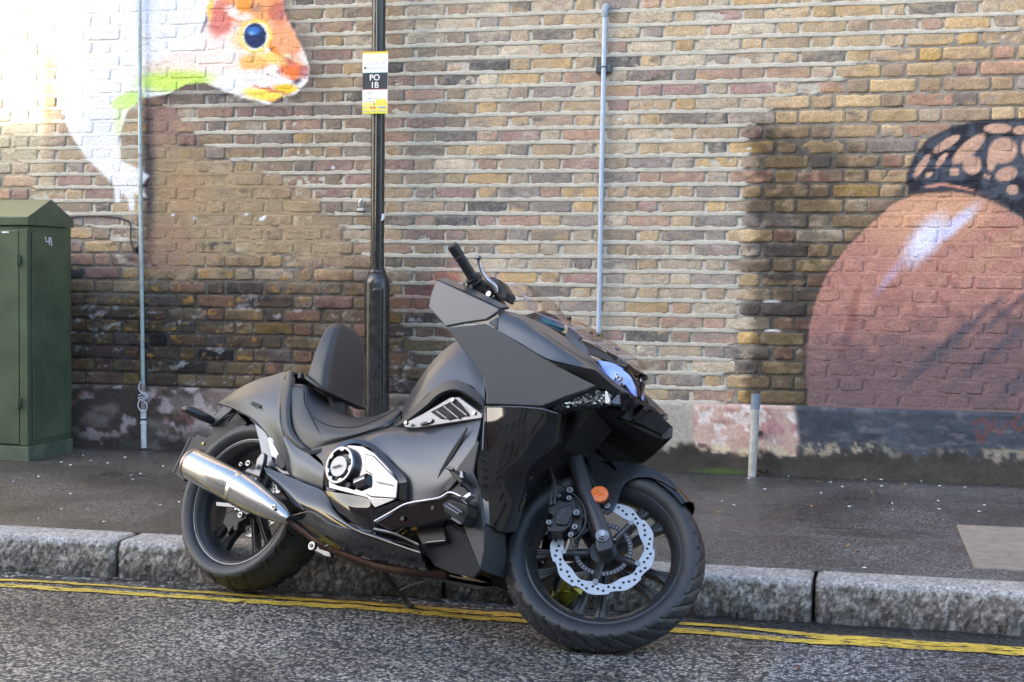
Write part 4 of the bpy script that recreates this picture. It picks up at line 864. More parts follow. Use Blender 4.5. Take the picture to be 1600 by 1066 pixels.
def wheel(name, M, bead, wt, rimw, sp_pairs, phase, nsp, seg=96):
    hw = rimw/2
    rim = lathe(name, [(bead+.004, hw), (bead+.004, hw-.004), (bead-.010, hw-.012), (bead-.022, hw*.45), (bead-.024, 0), (bead-.022, -hw*.45), (bead-.010, -hw+.012), (bead+.004, -hw+.004), (bead+.004, -hw), (bead-.004, -hw-.001), (bead-.018, -hw+.010), (bead-.032, -hw*.4), (bead-.034, 0), (bead-.032, hw*.4), (bead-.018, hw-.010), (bead-.004, hw+.001)], whl, bike, MF if M is MF else MR, seg=seg)
    tag(rim); 
    lathe('hub', [(0, -.045), (.045, -.045), (.05, -.02), (.05, .02), (.042, .045), (0, .045)], whl, rim, seg=32, closed=False)
    for k in range(sp_pairs):
        for s in ((-1, 1) if nsp == 2 else (0,)):
            a0 = R(phase+k*360/sp_pairs); a1 = a0+R(s*10.0); ah = a0+R(s*16)
            r1 = bead-.028; P0 = np.array([.040*math.cos(ah), .040*math.sin(ah), 0]); P1 = np.array([r1*math.cos(a1), r1*math.sin(a1), 0])
            t_ = (P1-P0)/np.linalg.norm(P1-P0); q_ = np.array([-t_[1], t_[0], 0]); V = []
            for tt, hw_, zt_ in ((0, .015, .020), (.35, .012, .018), (.75, .013, .016), (1, .022, .014)):
                c = P0+(P1-P0)*tt
                for (qa, za) in ((-1, -1), (1, -1), (1, .55), (.35, 1), (.12, .62), (-.12, .62), (-.35, 1), (-1, .55)): V.append(c+q_*hw_*qa+np.array([0, 0, zt_*za]))
            F = grid_faces(8, 4, wrap_u=True)+[tuple(range(8)), tuple(range(24, 32))[::-1]]
            o = make_obj('spoke', V, F, whl, rim); fix_normals(o); bevel(o, .0015, 1)
    return rim
fw = wheel('front_wheel', MF, .243, .118, .088, 5, -100, 2)
tyre('tyre', fw, None, .316, .122, .246, 430, 34, 34, False)
rw = wheel('rear_wheel', MR, .224, .19, .150, 5, -60, 2)
tyre('tyre', rw, None, .305, .198, .228, 360, 34, 22, True)
# silver bead line on rear rim
lathe('rim_edge', [(.226, .077), (.2275, .0785), (.231, .0785), (.231, .076)], simple('rim_lip', (.30, .31, .33), .3, .6), rw, seg=96)
# wave brake disc
def wave_disc(name, parent, ri, ro, z, n, mat, holes=True, seg=240):
    V = []
    for i in range(seg):
        a = 2*math.pi*i/seg; ph = (a*n/(2*math.pi)) % 1
        r = ro-(.009 if ph < .12 else .009*(1-sst(.12, .5, ph)) if ph < .5 else .003*sst(.5, 1.0, ph)); rin = ri+.004*math.cos(a*n)
        for (rr, zz) in ((rin, z-.0025), (r, z-.0025), (r, z+.0025), (rin, z+.0025)): V.append((rr*math.cos(a), rr*math.sin(a), zz))
    F = []
    for i in range(seg):
        for j in range(4): F.append((i*4+j, ((i+1) % seg)*4+j, ((i+1) % seg)*4+(j+1) % 4, i*4+(j+1) % 4))
    o = make_obj(name, V, F, mat, parent); fix_normals(o)
    if holes:
        HV, HF = [], []
        for k in range(n*2):
            for (dr, da) in ((.22, 0), (.5, .33), (.78, .66)) :
                for rep in (0,):
                    rr = ri+.008+(ro-.012-ri-.006)*dr; a = (k+da)*math.pi/n; b0_ = len(HV)
                    for s in range(8):
                        aa = s*math.pi/4; HV.append((rr*math.cos(a)+0.0046*math.cos(aa), rr*math.sin(a)+0.0046*math.sin(aa), z+.0029))
                    for s in range(8):
                        aa = s*math.pi/4; HV.append((rr*math.cos(a)+0.0046*math.cos(aa), rr*math.sin(a)+0.0046*math.sin(aa), z-.0029))
                    HF.append(tuple(range(b0_, b0_+8))); HF.append(tuple(range(b0_+8, b0_+16))[::-1]); HF += [(b0_+s, b0_+8+s, b0_+8+(s+1) % 8, b0_+(s+1) % 8) for s in range(8)]
        h = make_obj('drilled_holes', HV, HF, seam, parent); tag(h, kind='stuff')
    return o
wave_disc('brake_disc', fw, .124, .163, .070, 9, disc_m)
for k in range(5):
    a = R(-98+72*k); c, s = math.cos(a), math.sin(a)
    tube('disc_bolt', [(.121*c, .121*s, .066), (.121*c, .121*s, .078)], .0085, bolt_m, fw, seg=12)
    tube('disc_carrier', [(.118*c, .118*s, .064), (.05*c, .05*s, .045)], [.012, .016], whl, fw, seg=8)
# tone ring with slots
lathe('tone_ring', [(.078, .058), (.093, .058), (.093, .062), (.078, .062)], simple('ring_steel', (.06, .06, .065), .35, .7), fw, seg=64)
TV, TF = [], []
for k in range(46):
    a = k*2*math.pi/46; ca, sa = math.cos(a), math.sin(a); b0_ = len(TV)
    for zz in (.0575, .0626):
        for (rr, ww) in ((.0815, -.0017), (.0895, -.0019), (.0895, .0019), (.0815, .0017)): TV.append((rr*ca-ww*sa, rr*sa+ww*ca, zz))
    TF += [(b0_, b0_+1, b0_+2, b0_+3), (b0_+7, b0_+6, b0_+5, b0_+4)]+[(b0_+j, b0_+4+j, b0_+4+(j+1) % 4, b0_+(j+1) % 4) for j in range(4)]
tag(make_obj('ring_slots', TV, TF, simple('slot_grey', (.22, .23, .25), .5), fw), kind='stuff')
wave_disc('brake_disc', rw, .078, .112, -.012, 9, simple('rear_disc', (.72, .73, .74), .35, .5), True, 160)
tube('axle', [(0, 0, -.10), (0, 0, .10)], .016, bk, rw, seg=14)

# ---- front fork, caliper, hoses
leg = tube('fork_leg', fps(3, [(566, 575, .094), (478, 350, .094), (408, 140, .094)]), [.0270, .0265, .0265], dm, seg=24, sm=False)
tube('fork_sleeve', fps(3, [(421, 182, .094), (407, 138, .094), (398, 112, .094)]), [.0285, .0285, .022], simple('sleeve_grey', (.10, .105, .115), .4, .4), leg, seg=24, sm=False)
tube('stanchion', fps(3, [(412, 135, .094), (370, 25, .094), (352, -30, .094)]), [.0205, .0205, .0205], simple('dark_chrome', (.13, .14, .16), .12, 1), seg=20, sm=False)
ff = fps(3, [(520, 520, .128), (580, 515, .128), (598, 575, .128), (590, 592, .128), (535, 608, .128), (522, 585, .128)])
poly('axle_clamp', ff, dm, .045, leg, din=-FOUT, bv=.005)
c0 = fp(3, 550, 540, .130); tube('axle_nut', [c0, c0+FOUT*.010], .0165, bolt_m, leg, seg=6); tube('axle_bolt', [c0, c0+FOUT*.017], .0095, simple('nut_dark', (.4, .4, .41), .3, .9), leg, seg=14); tube('axle_washer', [c0-FOUT*.002, c0+FOUT*.003], .021, bolt_m, leg, seg=20)
c1 = fp(3, 598, 556, .12); bolt(c1-np.array([0, 0, .0]), dirl(FXv), .006, .006, leg)
c1 = fp(3, 565, 592, .105); bolt(c1, dirl(-FYv), .012, .012, leg, bk)
legb = tube('fork_leg', [tol(FC-FA*.094), tol(FC-FA*.094)+(fp(3, 352, -30, .094)-fp(3, 566, 575, .094))], .0265, dm, seg=18)
tube('front_axle', [tol(FC-FA*.11), tol(FC+FA*.11)], .013, bk, leg, seg=12)
cal = poly('brake_caliper', fps(3, [(318, 415, .125), (345, 405, .125), (362, 380, .125), (395, 392, .125), (432, 372, .125), (440, 420, .125), (425, 465, .125), (410, 500, .125), (380, 522, .125), (318, 520, .125), (308, 478, .125), (335, 462, .125), (338, 448, .125), (318, 440, .125)]), simple('caliper_paint', (.035, .035, .038), .38, .4), .075, din=-FOUT, bv=.006)
poly('caliper_bridge', fps(3, [(360, 420, .134), (420, 400, .134), (428, 440, .134), (400, 492, .134), (350, 490, .134), (345, 455, .134)]), MAT['caliper_paint'], .02, cal, din=-FOUT, bv=.006)
poly('caliper_bracket', fps(3, [(395, 370, .112), (450, 372, .112), (470, 440, .112), (460, 520, .112), (415, 545, .112), (405, 480, .112)]), bk, .02, cal, din=-FOUT, bv=.003)
for (x, y, r) in ((412, 351, .0105), (408, 385, .008), (440, 447, .010), (322, 489, .0085), (433, 508, .009), (416, 541, .0085), (366, 376, .006)):
    c = fp(3, x, y, .125); bolt(c, FOUT, r, .012, cal); bolt(c, FOUT, r*.5, .0155, cal, simple('bolt_recess', (.12, .12, .12), .5, .6), 'bolt_head')
tube('rear_caliper_hose', fps(3, [(415, 545, .128), (430, 600, .10)]), .006, bolt_m, cal, seg=8)
tube('speed_sensor_wire', fps(3, [(430, 560, .12), (470, 510, .13), (478, 450, .13), (455, 390, .13), (400, 340, .13), (350, 300, .12), (320, 220, .11), (315, 170, .10)]), .0032, simple('hose_rubber', (.02, .02, .022), .45), None or bike, seg=8)
tube('brake_hose', fps(3, [(345, 405, .12), (350, 340, .13), (335, 280, .13), (312, 220, .12), (318, 165, .10)]), .0062, MAT['hose_rubber'], None or bike, seg=10)
tube('brake_hose', fps(3, [(330, 410, .12), (338, 320, .11), (322, 240, .10), (330, 160, .09)]), .005, simple('hose_grey', (.12, .125, .13), .35, .3), None or bike, seg=10)
# ---- front mudguard
def fendarc(a0, a1, r0, n=14):
    rows = []
    for off, dr in ((.070, -.028), (.066, -.008), (.045, .012), (.015, .020), (-.02, .020), (-.05, .010), (-.07, -.02)):
        rows.append([tol(FC+(FXv*math.cos(a)+FYv*math.sin(a))*(r0+dr)+FA*off) for a in np.linspace(R(a0), R(a1), n)])
    return rows
fen = patch('front_mudguard', fendarc(34, 150, .318), gb, .004)
side = fps(3, [(478, 188, .082), (500, 205, .084), (548, 222, .084), (612, 262, .084), (585, 214, .082), (660, 222, .080), (730, 240, .078), (800, 270, .076), (850, 305, .074), (870, 345, .072), (815, 310, .074), (760, 288, .076), (700, 288, .078), (655, 305, .080), (632, 335, .082), (618, 385, .084), (592, 430, .086), (572, 447, .086), (556, 436, .086), (560, 400, .086), (515, 330, .086)])
fs = poly('mudguard_side', side, simple('satin_black_paint', (.016, .017, .020), .26, .2, coat=.2), .010, fen, din=-FOUT, bv=.002)
poly('mudguard_stay', fps(3, [(470, 230, .088), (482, 232, .088), (560, 405, .088), (548, 415, .088)]), bk, .01, fen, din=-FOUT)
c = fp(3, 537, 366, .108); o = tube('reflector', [c, c+FOUT*.009], .0275, None, seg=32)
om, n, b = new_mat('amber_reflector'); tc = N(n, 'ShaderNodeTexCoord'); vo = N(n, 'ShaderNodeTexVoronoi'); vo.inputs['Scale'].default_value = 260; n.links.new(tc.outputs['Object'], vo.inputs['Vector'])
bp = N(n, 'ShaderNodeBump'); bp.inputs['Strength'].default_value = .6; bp.inputs['Distance'].default_value = .002; n.links.new(vo.outputs['Distance'], bp.inputs['Height']); n.links.new(bp.outputs[0], b.inputs['Normal'])
b.inputs['Base Color'].default_value = (.85, .17, .01, 1); b.inputs['Roughness'].default_value = .2; b.inputs['Coat Weight'].default_value = 1
o.data.materials.append(om); tube('reflector_rim', [c-FOUT*.004, c+FOUT*.006], .0295, simple('amber_rim', (.35, .09, .02), .4), o, seg=32)
tube('reflector_stem', [c-FOUT*.025, c], .010, bk, o, seg=12)
for (x, y) in ((479, 193), (571, 415)): c = fp(3, x, y, .086); bolt(c, FOUT, .0098, .008, fen); bolt(c, FOUT, .0045, .0095, fen, MAT['bolt_recess'], 'bolt_head')

# ---- dark inner structure (engine block, inner panels) filling the body
inner = poly('inner_frame', ps(0, [(402, 668, .10), (450, 640, .10), (520, 700, .10), (640, 660, .10), (760, 600, .10), (880, 630, .10), (872, 690, .10), (830, 740, .10), (800, 800, .10), (760, 880, .10), (690, 880, .10), (600, 840, .10), (520, 800, .10), (450, 765, .10), (415, 720, .10)]), seam, .20, bv=0)
poly('nose_inner', ps(0, [(780, 600, .07), (880, 560, .07), (975, 600, .07), (985, 622, .07), (930, 640, .07), (880, 700, .07), (800, 760, .07)]), seam, .15, bv=0)
# ---- tail cowl
low = [(288, 532), (350, 551), (420, 586), (482, 624), (541, 686), (600, 766), (650, 850), (705, 940)]
hi = [(296, 524), (385, 462), (482, 412), (600, 376), (660, 360), (640, 420), (628, 520), (630, 640)]
mid = [(292, 528), (368, 512), (452, 508), (540, 520), (598, 560), (618, 620), (640, 700), (668, 790)]
wl = [.035, .070, .095, .115, .125, .135, .145, .155]; wm = [.035, .075, .105, .125, .140, .15, .158, .165]; wh = [.03, .05, .07, .085, .095, .12, .145, .16]
tail = patch('tail_cowl', [[p(1, x, y, w) for (x, y), w in zip(low, wl)], [p(1, x, y, w) for (x, y), w in zip(mid, wm)], [p(1, x, y, w) for (x, y), w in zip(hi, wh)]], mg, .008, mirror=True)
# crown of the tail
hA = [p(1, x, y, w) for (x, y), w in zip(hi[:5], wh[:5])]; cA = [np.array([q[0]-.01, 0, q[2]+.012+.01*i/4]) for i, q in enumerate(hA)]
patch('tail_crown', [hA, cA, [mir(q) for q in hA]], mg, .008)
patch('tail_edge', [[p(1, x, y, w+.003) for (x, y), w in zip(low, wl)], [p(1, x+d, y+7, w-.012) for (x, y), w, d in zip(low, wl, (0, 2, 3, -2, -7, -10, -12, -12))]], simple('edge_grey', (.10, .10, .105), .45, .4), .008, mirror=True)
# arm of the cowl running down to the engine
patch('tail_arm', [[p(1, 630, 640, .160), p(1, 690, 745, .165), p(1, 780, 808, .172), p(1, 878, 888, .178)],
                   [p(1, 655, 745, .168), p(1, 705, 835, .175), p(1, 790, 895, .180), p(1, 870, 945, .182)],
                   [p(1, 668, 790, .165), p(1, 705, 940, .168), p(1, 780, 975, .172), p(1, 868, 1010, .175)]], mg, .008, mirror=True)
# dark rim between cowl and seat
patch('seat_surround', [ps(1, [(660, 362, .095), (636, 440, .128), (628, 540, .150), (632, 640, .162), (662, 715, .17), (720, 775, .174), (795, 816, .178)]),
                        ps(1, [(690, 352, .10), (680, 430, .138), (660, 540, .160), (662, 640, .170), (690, 715, .178), (745, 770, .182), (800, 803, .184)]),
                        ps(1, [(716, 400, .10), (706, 450, .13), (688, 540, .152), (690, 640, .162), (715, 710, .17), (760, 760, .174), (802, 792, .178)])], dg, .008, mirror=True)
# ---- seat
sb_ = [(684, 560), (690, 640), (712, 715), (800, 796), (940, 760), (1100, 706), (1235, 658), (1296, 600)]
sm_ = [(690, 480), (700, 560), (745, 640), (850, 715), (960, 715), (1080, 690), (1210, 640), (1295, 582)]
sr_ = [(712, 433), (765, 455), (785, 540), (835, 620), (930, 662), (1050, 664), (1160, 628), (1288, 562)]
st2 = [(722, 430), (790, 440), (830, 500), (900, 560), (990, 600), (1075, 612), (1170, 602), (1283, 560)]
W1 = [.14, .15, .16, .172, .172, .165, .150, .10]; W2 = [.14, .15, .168, .18, .182, .172, .155, .10]; W3 = [.125, .13, .145, .158, .160, .155, .14, .09]; W4 = [.10, .10, .10, .10, .10, .09, .08, .05]
r4 = [p(1, x, y, w) for (x, y), w in zip(st2, W4)]; r5 = [np.array([q[0], 0, q[2]-.004]) for q in r4]
rr_ = [[p(1, x, y, w) for (x, y), w in zip(sb_, W1)], [p(1, x, y, w) for (x, y), w in zip(sm_, W2)], [p(1, x, y, w) for (x, y), w in zip(sr_, W3)], r4, r5]
rr_ += [[mir(q) for q in r] for r in rr_[3::-1]]
seat = patch('seat', rr_, lth, .01)
tube('seat_seam', ps(1, [(762, 450, .131), (768, 530, .148), (800, 600, .165), (840, 680, .1755), (888, 752, .180)]), .0022, seam, seat, seg=6)
tube('seat_piping', [q+np.array([0, -.001, .0]) for q in rr_[2]], .003, lth, seat, seg=6)
poly('seat_base_trim', ps(1, [(700, 700, .172), (800, 797, .178), (940, 762, .178), (1100, 708, .172), (1236, 660, .156), (1300, 600, .11), (1302, 640, .11), (1240, 672, .156), (1100, 722, .172), (940, 780, .178), (795, 820, .180), (745, 780, .178)]), seam, .05, bv=.001)
# ---- backrest
nb, nt_, ft, fb = p(1, 757, 420, .12), p(1, 898, 58, .085), p(1, 950, 62, .085), p(1, 862, 490, .125)
rr0 = [nb, p(1, 815, 250, .118), nt_]; rr1 = [fb+(0, 0, -.0), p(1, 880, 330, .122), ft]
def brow(t):
    a = catmull(rr0, 9)[t]; b2 = catmull(rr1, 9)[t]; return a, b2
V = []; ns = 28
for t_ in range(9):
    a, b2 = brow(t_); hw_ = (-a[1]-b2[1])/2; ctr = np.array([(a[0]+b2[0])/2, 0, (a[2]+b2[2])/2]); dv_ = (b2-a); dv_[1] = 0; ln_ = np.linalg.norm(dv_); dv_ /= ln_
    sc_ = 1 if t_ < 7 else (.93 if t_ == 7 else .74)
    for k in range(ns):
        an = 2*math.pi*k/ns; ca, sa = math.cos(an), math.sin(an); e_ = .34
        V.append(ctr+dv_*(ln_*.54*sc_)*math.copysign(abs(ca)**e_, ca)+np.array([0, hw_*sc_, 0])*math.copysign(abs(sa)**e_, sa))
F = grid_faces(ns, 9, wrap_u=True)+[tuple(range(ns))[::-1], tuple(range(8*ns, 9*ns))]
br = make_obj('backrest', V, F, lth, bike, smooth=True); fix_normals(br); md = br.modifiers.new('sub', 'SUBSURF'); md.levels = 1; md.render_levels = 1
V2 = []; 
for tt in (.6, 1.15):
    i0 = int(tt); f_ = tt-i0
    for k in range(ns):
        a = np.array(V[i0*ns+k]); b2 = np.array(V[(i0+1)*ns+k]); c = np.array(V[i0*ns:(i0+1)*ns]).mean(0); q = a*(1-f_)+b2*f_; cc = c; V2.append(cc+(q-cc)*1.045+(0, 0, 0)*1)
F2 = grid_faces(ns, 2, wrap_u=True); bs = make_obj('strap', V2, F2, simple('strap_black', (.018, .018, .022), .32), br, smooth=True); md = bs.modifiers.new('thick', 'SOLIDIFY'); md.thickness = .006; md.offset = 1
c_ = p(1, 764, 382, .125); tube('strap_clip', [c_+[-.012, -.004, .008], c_+[-.012, -.004, -.012]], .010, MAT['strap_black'], br, seg=10)
base_ = p(1, 905, 520, 0.0); tube('backrest_mount', [(np.array(V[:ns]).mean(0))+[0, 0, .03], (np.array(V[:ns]).mean(0))+[.05, 0, -.12]], [.04, .04], bk, br, seg=16)
# ---- tail underside, indicator, number plate
poly('rear_mudguard', ps(10, [(440, 420, .03), (640, 280, .03), (720, 320, .03), (825, 430, .03), (785, 480, .03), (860, 520, .03), (700, 600, .03), (480, 760, .03), (235, 740, .03), (218, 660, .03), (268, 548, .03), (380, 596, .03), (420, 560, .03)]), bk, .06, bv=.004)
poly('lamp_bracket', ps(10, [(545, 232, .045), (660, 262, .045), (640, 300, .045), (450, 450, .045), (395, 462, .045), (440, 350, .045), (470, 328, .045), (462, 352, .045), (560, 255, .045)]), simple('bracket_grey', (.12, .12, .12), .5), .03, bv=.003)
tube('grab_link', ps(10, [(610, 420, .06), (690, 330, .06), (580, 380, .06), (640, 340, .06)]), .004, al, seg=8, sm=False)
ind = tube('indicator', ps(10, [(118, 284, .13), (180, 290, .13), (300, 345, .10), (415, 400, .06), (440, 410, .04)]), [.011, .0165, .0185, .015, .013], simple('indicator_black', (.02, .021, .026), .22), seg=16)
pl0 = ps(10, [(203, 568, .03), (225, 610, -.06), (60, 1030, -.10), (-2, 1000, -.03)])
poly('number_plate', ps(10, [(205, 568, -.02), (262, 600, -.02), (262, 760, -.02), (120, 1075, -.02), (-4, 985, -.02)]), simple('plate_black', (.012, .012, .013), .5), .02, bv=.002)
tube('plate_edge', ps(10, [(200, 572, -.016), (-2, 985, -.016)]), .0022, simple('plate_edge_grey', (.25, .26, .27), .5), seg=6)
bolt(p(10, 340, 662, .032), OUT, .005, .004, None, simple('brass_screw', (.4, .33, .1), .4, .7))
# ---- inner side panel by the shock (left of the cowl arm)
poly('frame_side_panel', ps(1, [(487, 640, .125), (545, 690, .128), (600, 775, .13), (650, 855, .13), (692, 935, .13), (640, 925, .13), (592, 885, .13), (540, 882, .13), (515, 750, .125)]), simple('pale_grey_panel', (.20, .205, .22), .35, .5), .012)
poly('panel_reflection', ps(10, [(1040, 620, .134), (1070, 580, .134), (1110, 600, .134), (1150, 700, .136), (1200, 800, .138), (1190, 880, .138), (1120, 900, .138), (1090, 820, .136)]), ch, .01, bv=.003)  # chrome patch standing in for a white reflection on the side panel
poly('hinge_block', ps(10, [(1150, 790, .145), (1200, 760, .145), (1250, 860, .145), (1240, 930, .145), (1200, 955, .145), (1140, 900, .145)]), bk, .03, bv=.004)
# ---- exhaust
def axis(k, a, b2, w): return p(k, a[0], a[1], w), p(k, b2[0], b2[1], w)
e0 = p(4, 138, 228, .235); e1 = p(4, 408, 372, .225); e2 = p(4, 690, 542, .205); ax = (e1-e0)/np.linalg.norm(e1-e0)
def mat_axis(o_, z):
    z = Vector(z).normalized(); q = z.to_track_quat('Z', 'Y').to_matrix().to_4x4(); return Matrix.Translation(Vector(o_)) @ q
L1 = np.linalg.norm(e1-e0); L2 = np.linalg.norm(e2-e1)
ex = lathe('silencer', [(.0, .012), (.030, .012), (.034, -.004), (.050, -.006), (.056, .004), (.0575, .02), (.0580, L1*.5), (.0575, L1-.025), (.055, L1-.02), (.055, L1-.014), (.0595, L1-.010), (.0605, L1+.005), (.0, L1+.006)], st_, bike, mat_axis(e0, ax), seg=48, closed=False)
lathe('end_cap', [(.0575, .004), (.0588, .006), (.0588, .018), (.0575, .020)], simple('cap_bronze', (.32, .24, .20), .35, .9), ex, seg=48)
ax2 = (e2-e1)/L2; V = []; ns = 28; side2 = np.cross(ax2, [0, 1, 0]); side2 /= np.linalg.norm(side2)
for t_, ru, rw_ in ((0, .0600, .0600), (.06, .0590, .059), (.3, .054, .056), (.6, .043, .048), (.85, .030, .038), (.97, .020, .028), (1.0, .014, .022)):
    c = e1+ax2*L2*t_
    for k in range(ns): a = 2*math.pi*k/ns; V.append(c+side2*ru*math.cos(a)+np.array([0, 1, 0])*rw_*math.sin(a))
F = grid_faces(ns, 7, wrap_u=True)+[tuple(range(ns)), tuple(range(6*ns, 7*ns))[::-1]]
cn = make_obj('exhaust_cone', V, F, st_, bike, smooth=True); fix_normals(cn); md = cn.modifiers.new('split', 'EDGE_SPLIT'); md.split_angle = R(45)
c = p(4, 600, 472, .252); bolt(c, OUT, .0095, .006, cn); bolt(c, OUT, .005, .0075, cn, MAT['bolt_recess'], 'bolt_head')
tube('exhaust_pipe', ps(4, [(680, 550, .19), (740, 590, .17), (830, 655, .15), (930, 705, .13), (1060, 752, .12), (1200, 800, .11), (1421, 830, .10), (1560, 840, .08)]), [.010, .012, .014, .017, .018, .018, .018, .018], pipe_m, seg=18)
tube('exhaust_link', ps(4, [(885, 690, .165), (938, 668, .165)]), .005, al, seg=8)
poly('exhaust_hanger', ps(4, [(500, 205, .17), (530, 165, .17), (545, 175, .17), (540, 215, .17), (515, 305, .17), (430, 275, .17), (450, 255, .17), (490, 260, .17)]), al, .02, bv=.003)
for (x, y, r) in ((468, 232, .010), (428, 238, .007), (425, 518, .010), (822, 690, .014)): bolt(p(4, x, y, .19), OUT, r, .016, None, bolt_m); bolt(p(4, x, y, .19), OUT, r*.5, .019, None, MAT['bolt_recess'], 'bolt_head')
poly('stand_bracket', ps(4, [(805, 665, .14), (840, 668, .14), (850, 700, .14), (905, 715, .14), (915, 750, .14), (880, 745, .14), (835, 720, .14), (808, 710, .14)]), al, .02, bv=.003)
# rear caliper cluster
rc_ = poly('rear_caliper', ps(4, [(330, 500, .03), (380, 485, .03), (450, 500, .03), (448, 530, .03), (400, 560, .03), (395, 600, .03), (372, 605, .03), (368, 580, .03), (340, 625, .03), (335, 590, .03), (310, 560, .03)]), bk, .04, bv=.004)
tube('swingarm', [tol(RC+WX*.085), tol(RC+WX*.10)+(.22, 0, .01), tol(RC+WX*.10)+(.46, .0, .06)], [.022, .034, .045], bk, seg=14)
tube('swingarm', [tol(RC-WX*.085), tol(RC-WX*.10)+(.22, 0, .01), tol(RC-WX*.10)+(.46, .0, .06)], [.022, .034, .045], bk, seg=14)
poly('brake_bracket', ps(4, [(275, 440, .06), (400, 452, .06), (460, 470, .06), (455, 485, .06), (380, 475, .06), (275, 465, .06)]), al, .01, bv=.002)
# ---- swoosh lower side cover (gloss black) and belly
patch('lower_side_cover', [ps(4, [(540, 248, .17), (640, 285, .185), (760, 335, .20), (872, 385, .21), (930, 480, .218), (1010, 560, .222), (1145, 608, .225), (1400, 690, .22)]),
                           ps(4, [(560, 290, .18), (660, 370, .20), (740, 430, .212), (850, 470, .222), (960, 540, .228), (1060, 600, .232), (1190, 650, .232), (1410, 730, .225)]),
                           ps(4, [(600, 340, .17), (670, 425, .19), (745, 480, .205), (820, 510, .215), (940, 580, .222), (1060, 650, .225), (1200, 705, .222), (1421, 765, .215)])], gb, .008, mirror=True)
patch('belly_cover', [ps(4, [(690, 535, .195), (745, 500, .20), (820, 508, .212), (940, 580, .222), (1060, 650, .225), (1200, 705, .222), (1425, 765, .215)]),
                      ps(4, [(700, 548, .18), (780, 570, .19), (860, 610, .2), (950, 660, .205), (1080, 700, .205), (1220, 750, .20), (1440, 800, .19)]),
                      ps(4, [(705, 560, .16), (790, 620, .165), (870, 665, .17), (960, 705, .172), (1090, 745, .17), (1240, 785, .165), (1460, 830, .15)])], gb, .01, mirror=True)
tube('cover_edge', ps(4, [(690, 522, .204), (810, 500, .216), (935, 575, .226), (1140, 608, .23)]), .0028, al, seg=6)
poly('crankcase', ps(4, [(1050, 700, .14), (1240, 745, .14), (1130, 765, .14), (1085, 755, .14)]), al, .15, bv=.004)
# ---- main body side (grey)
body = patch('side_panel', [ps(5, [(12, 412, .178), (120, 380, .18), (250, 345, .178), (430, 294, .165), (560, 288, .165), (720, 272, .180), (905, 246, .200)]),
                            ps(5, [(60, 450, .195), (150, 395, .198), (270, 358, .20), (400, 330, .20), (560, 350, .205), (740, 350, .215), (895, 300, .218)]),
                            ps(5, [(85, 490, .21), (160, 420, .215), (290, 372, .218), (430, 440, .222), (600, 470, .226), (750, 440, .228), (872, 380, .228)]),
                            ps(5, [(95, 560, .21), (200, 470, .215), (330, 430, .218), (480, 560, .225), (620, 580, .230), (730, 560, .232), (835, 470, .230)]),
                            ps(5, [(100, 640, .205), (230, 600, .212), (400, 600, .218), (512, 680, .222), (620, 672, .225), (700, 640, .226), (760, 585, .225)])], mg, .008, mirror=True)
poly('side_slot', ps(5, [(832, 292, .2265), (820, 330, .2290), (752, 450, .2330), (678, 556, .2330), (692, 515, .2330), (742, 425, .2320), (802, 335, .229)]), seam, .004, None, bv=0, flat=False)
# ---- tank tunnel and intake plate
tnl = patch('tank_cover', [ps(5, [(440, 285, .10), (500, 250, .13), (560, 190, .14), (640, 110, .14), (740, 60, .14), (860, 80, .15), (925, 190, .17)]),
                     ps(5, [(470, 262, .08), (510, 200, .10), (570, 110, .11), (640, 20, .11), (730, -50, .11), (830, -40, .12), (925, 60, .14)]),
                     ps(5, [(480, 238, .04), (530, 130, .05), (600, 20, .06), (680, -80, .06), (790, -160, .06), (860, -120, .08), (940, 0, .10)])], mg, .008, mirror=True)
qa = ps(5, [(480, 238, .04), (530, 130, .05), (600, 20, .06), (680, -80, .06), (790, -160, .06), (860, -120, .08), (940, 0, .10)])
patch('tank_crown', [qa, [q*(1, 0, 1)+[0, 0, .012] for q in qa], [mir(q) for q in qa]], mg, .008)
patch('tank_trim', [ps(5, [(428, 292, .16), (490, 275, .170), (610, 185, .178), (690, 115, .182), (790, 98, .188), (910, 178, .198), (925, 230, .205)]),
                    ps(5, [(425, 290, .14), (480, 262, .15), (600, 150, .156), (700, 62, .16), (790, 48, .166), (905, 125, .18), (928, 190, .19)])], dg, .012, mirror=True)
plate = poly('intake_plate', ps(5, [(500, 284, .186), (520, 262, .188), (600, 222, .192), (745, 136, .198), (790, 134, .200), (912, 222, .208), (908, 246, .208), (560, 298, .188), (512, 294, .187)]), al, .012, bv=.003, mirror=True)
gr = ps(5, [(643, 212, .2005), (745, 160, .2035), (790, 162, .2055), (843, 228, .2085), (745, 250, .204), (690, 246, .2025)])
poly('intake_opening', gr, seam, .006, plate[0], bv=0)
for (x0_, y0_, x1_, y1_) in ((672, 208, 728, 248), (712, 184, 786, 244), (748, 164, 832, 232)):
    tube('grille_bar', ps(5, [(x0_, y0_, .206), (x1_, y1_, .209)]), .0028, simple('grille_grey', (.30, .30, .31), .35, .7), plate[0], seg=8)
MV, MF_ = [], []
for i in range(14):
    a = p(5, 655+i*13, 214-i*4.2+max(0, i-8)*5, .2045); b2 = p(5, 690+i*12, 246-max(0, 3-i)*1+0*i-max(0, i-9)*4, .2045); k = len(MV)
    MV += [a, a+[.0018, 0, 0], b2+[.0018, 0, 0], b2, a+[0, .002, 0], a+[.0018, .002, 0], b2+[.0018, .002, 0], b2+[0, .002, 0]]; MF_ += [(k, k+1, k+2, k+3), (k+4, k+7, k+6, k+5), (k, k+4, k+5, k+1), (k+2, k+6, k+7, k+3)]
tag(make_obj('grille_mesh', MV, MF_, simple('mesh_grey', (.10, .10, .105), .5, .5), plate[0]), kind='stuff')
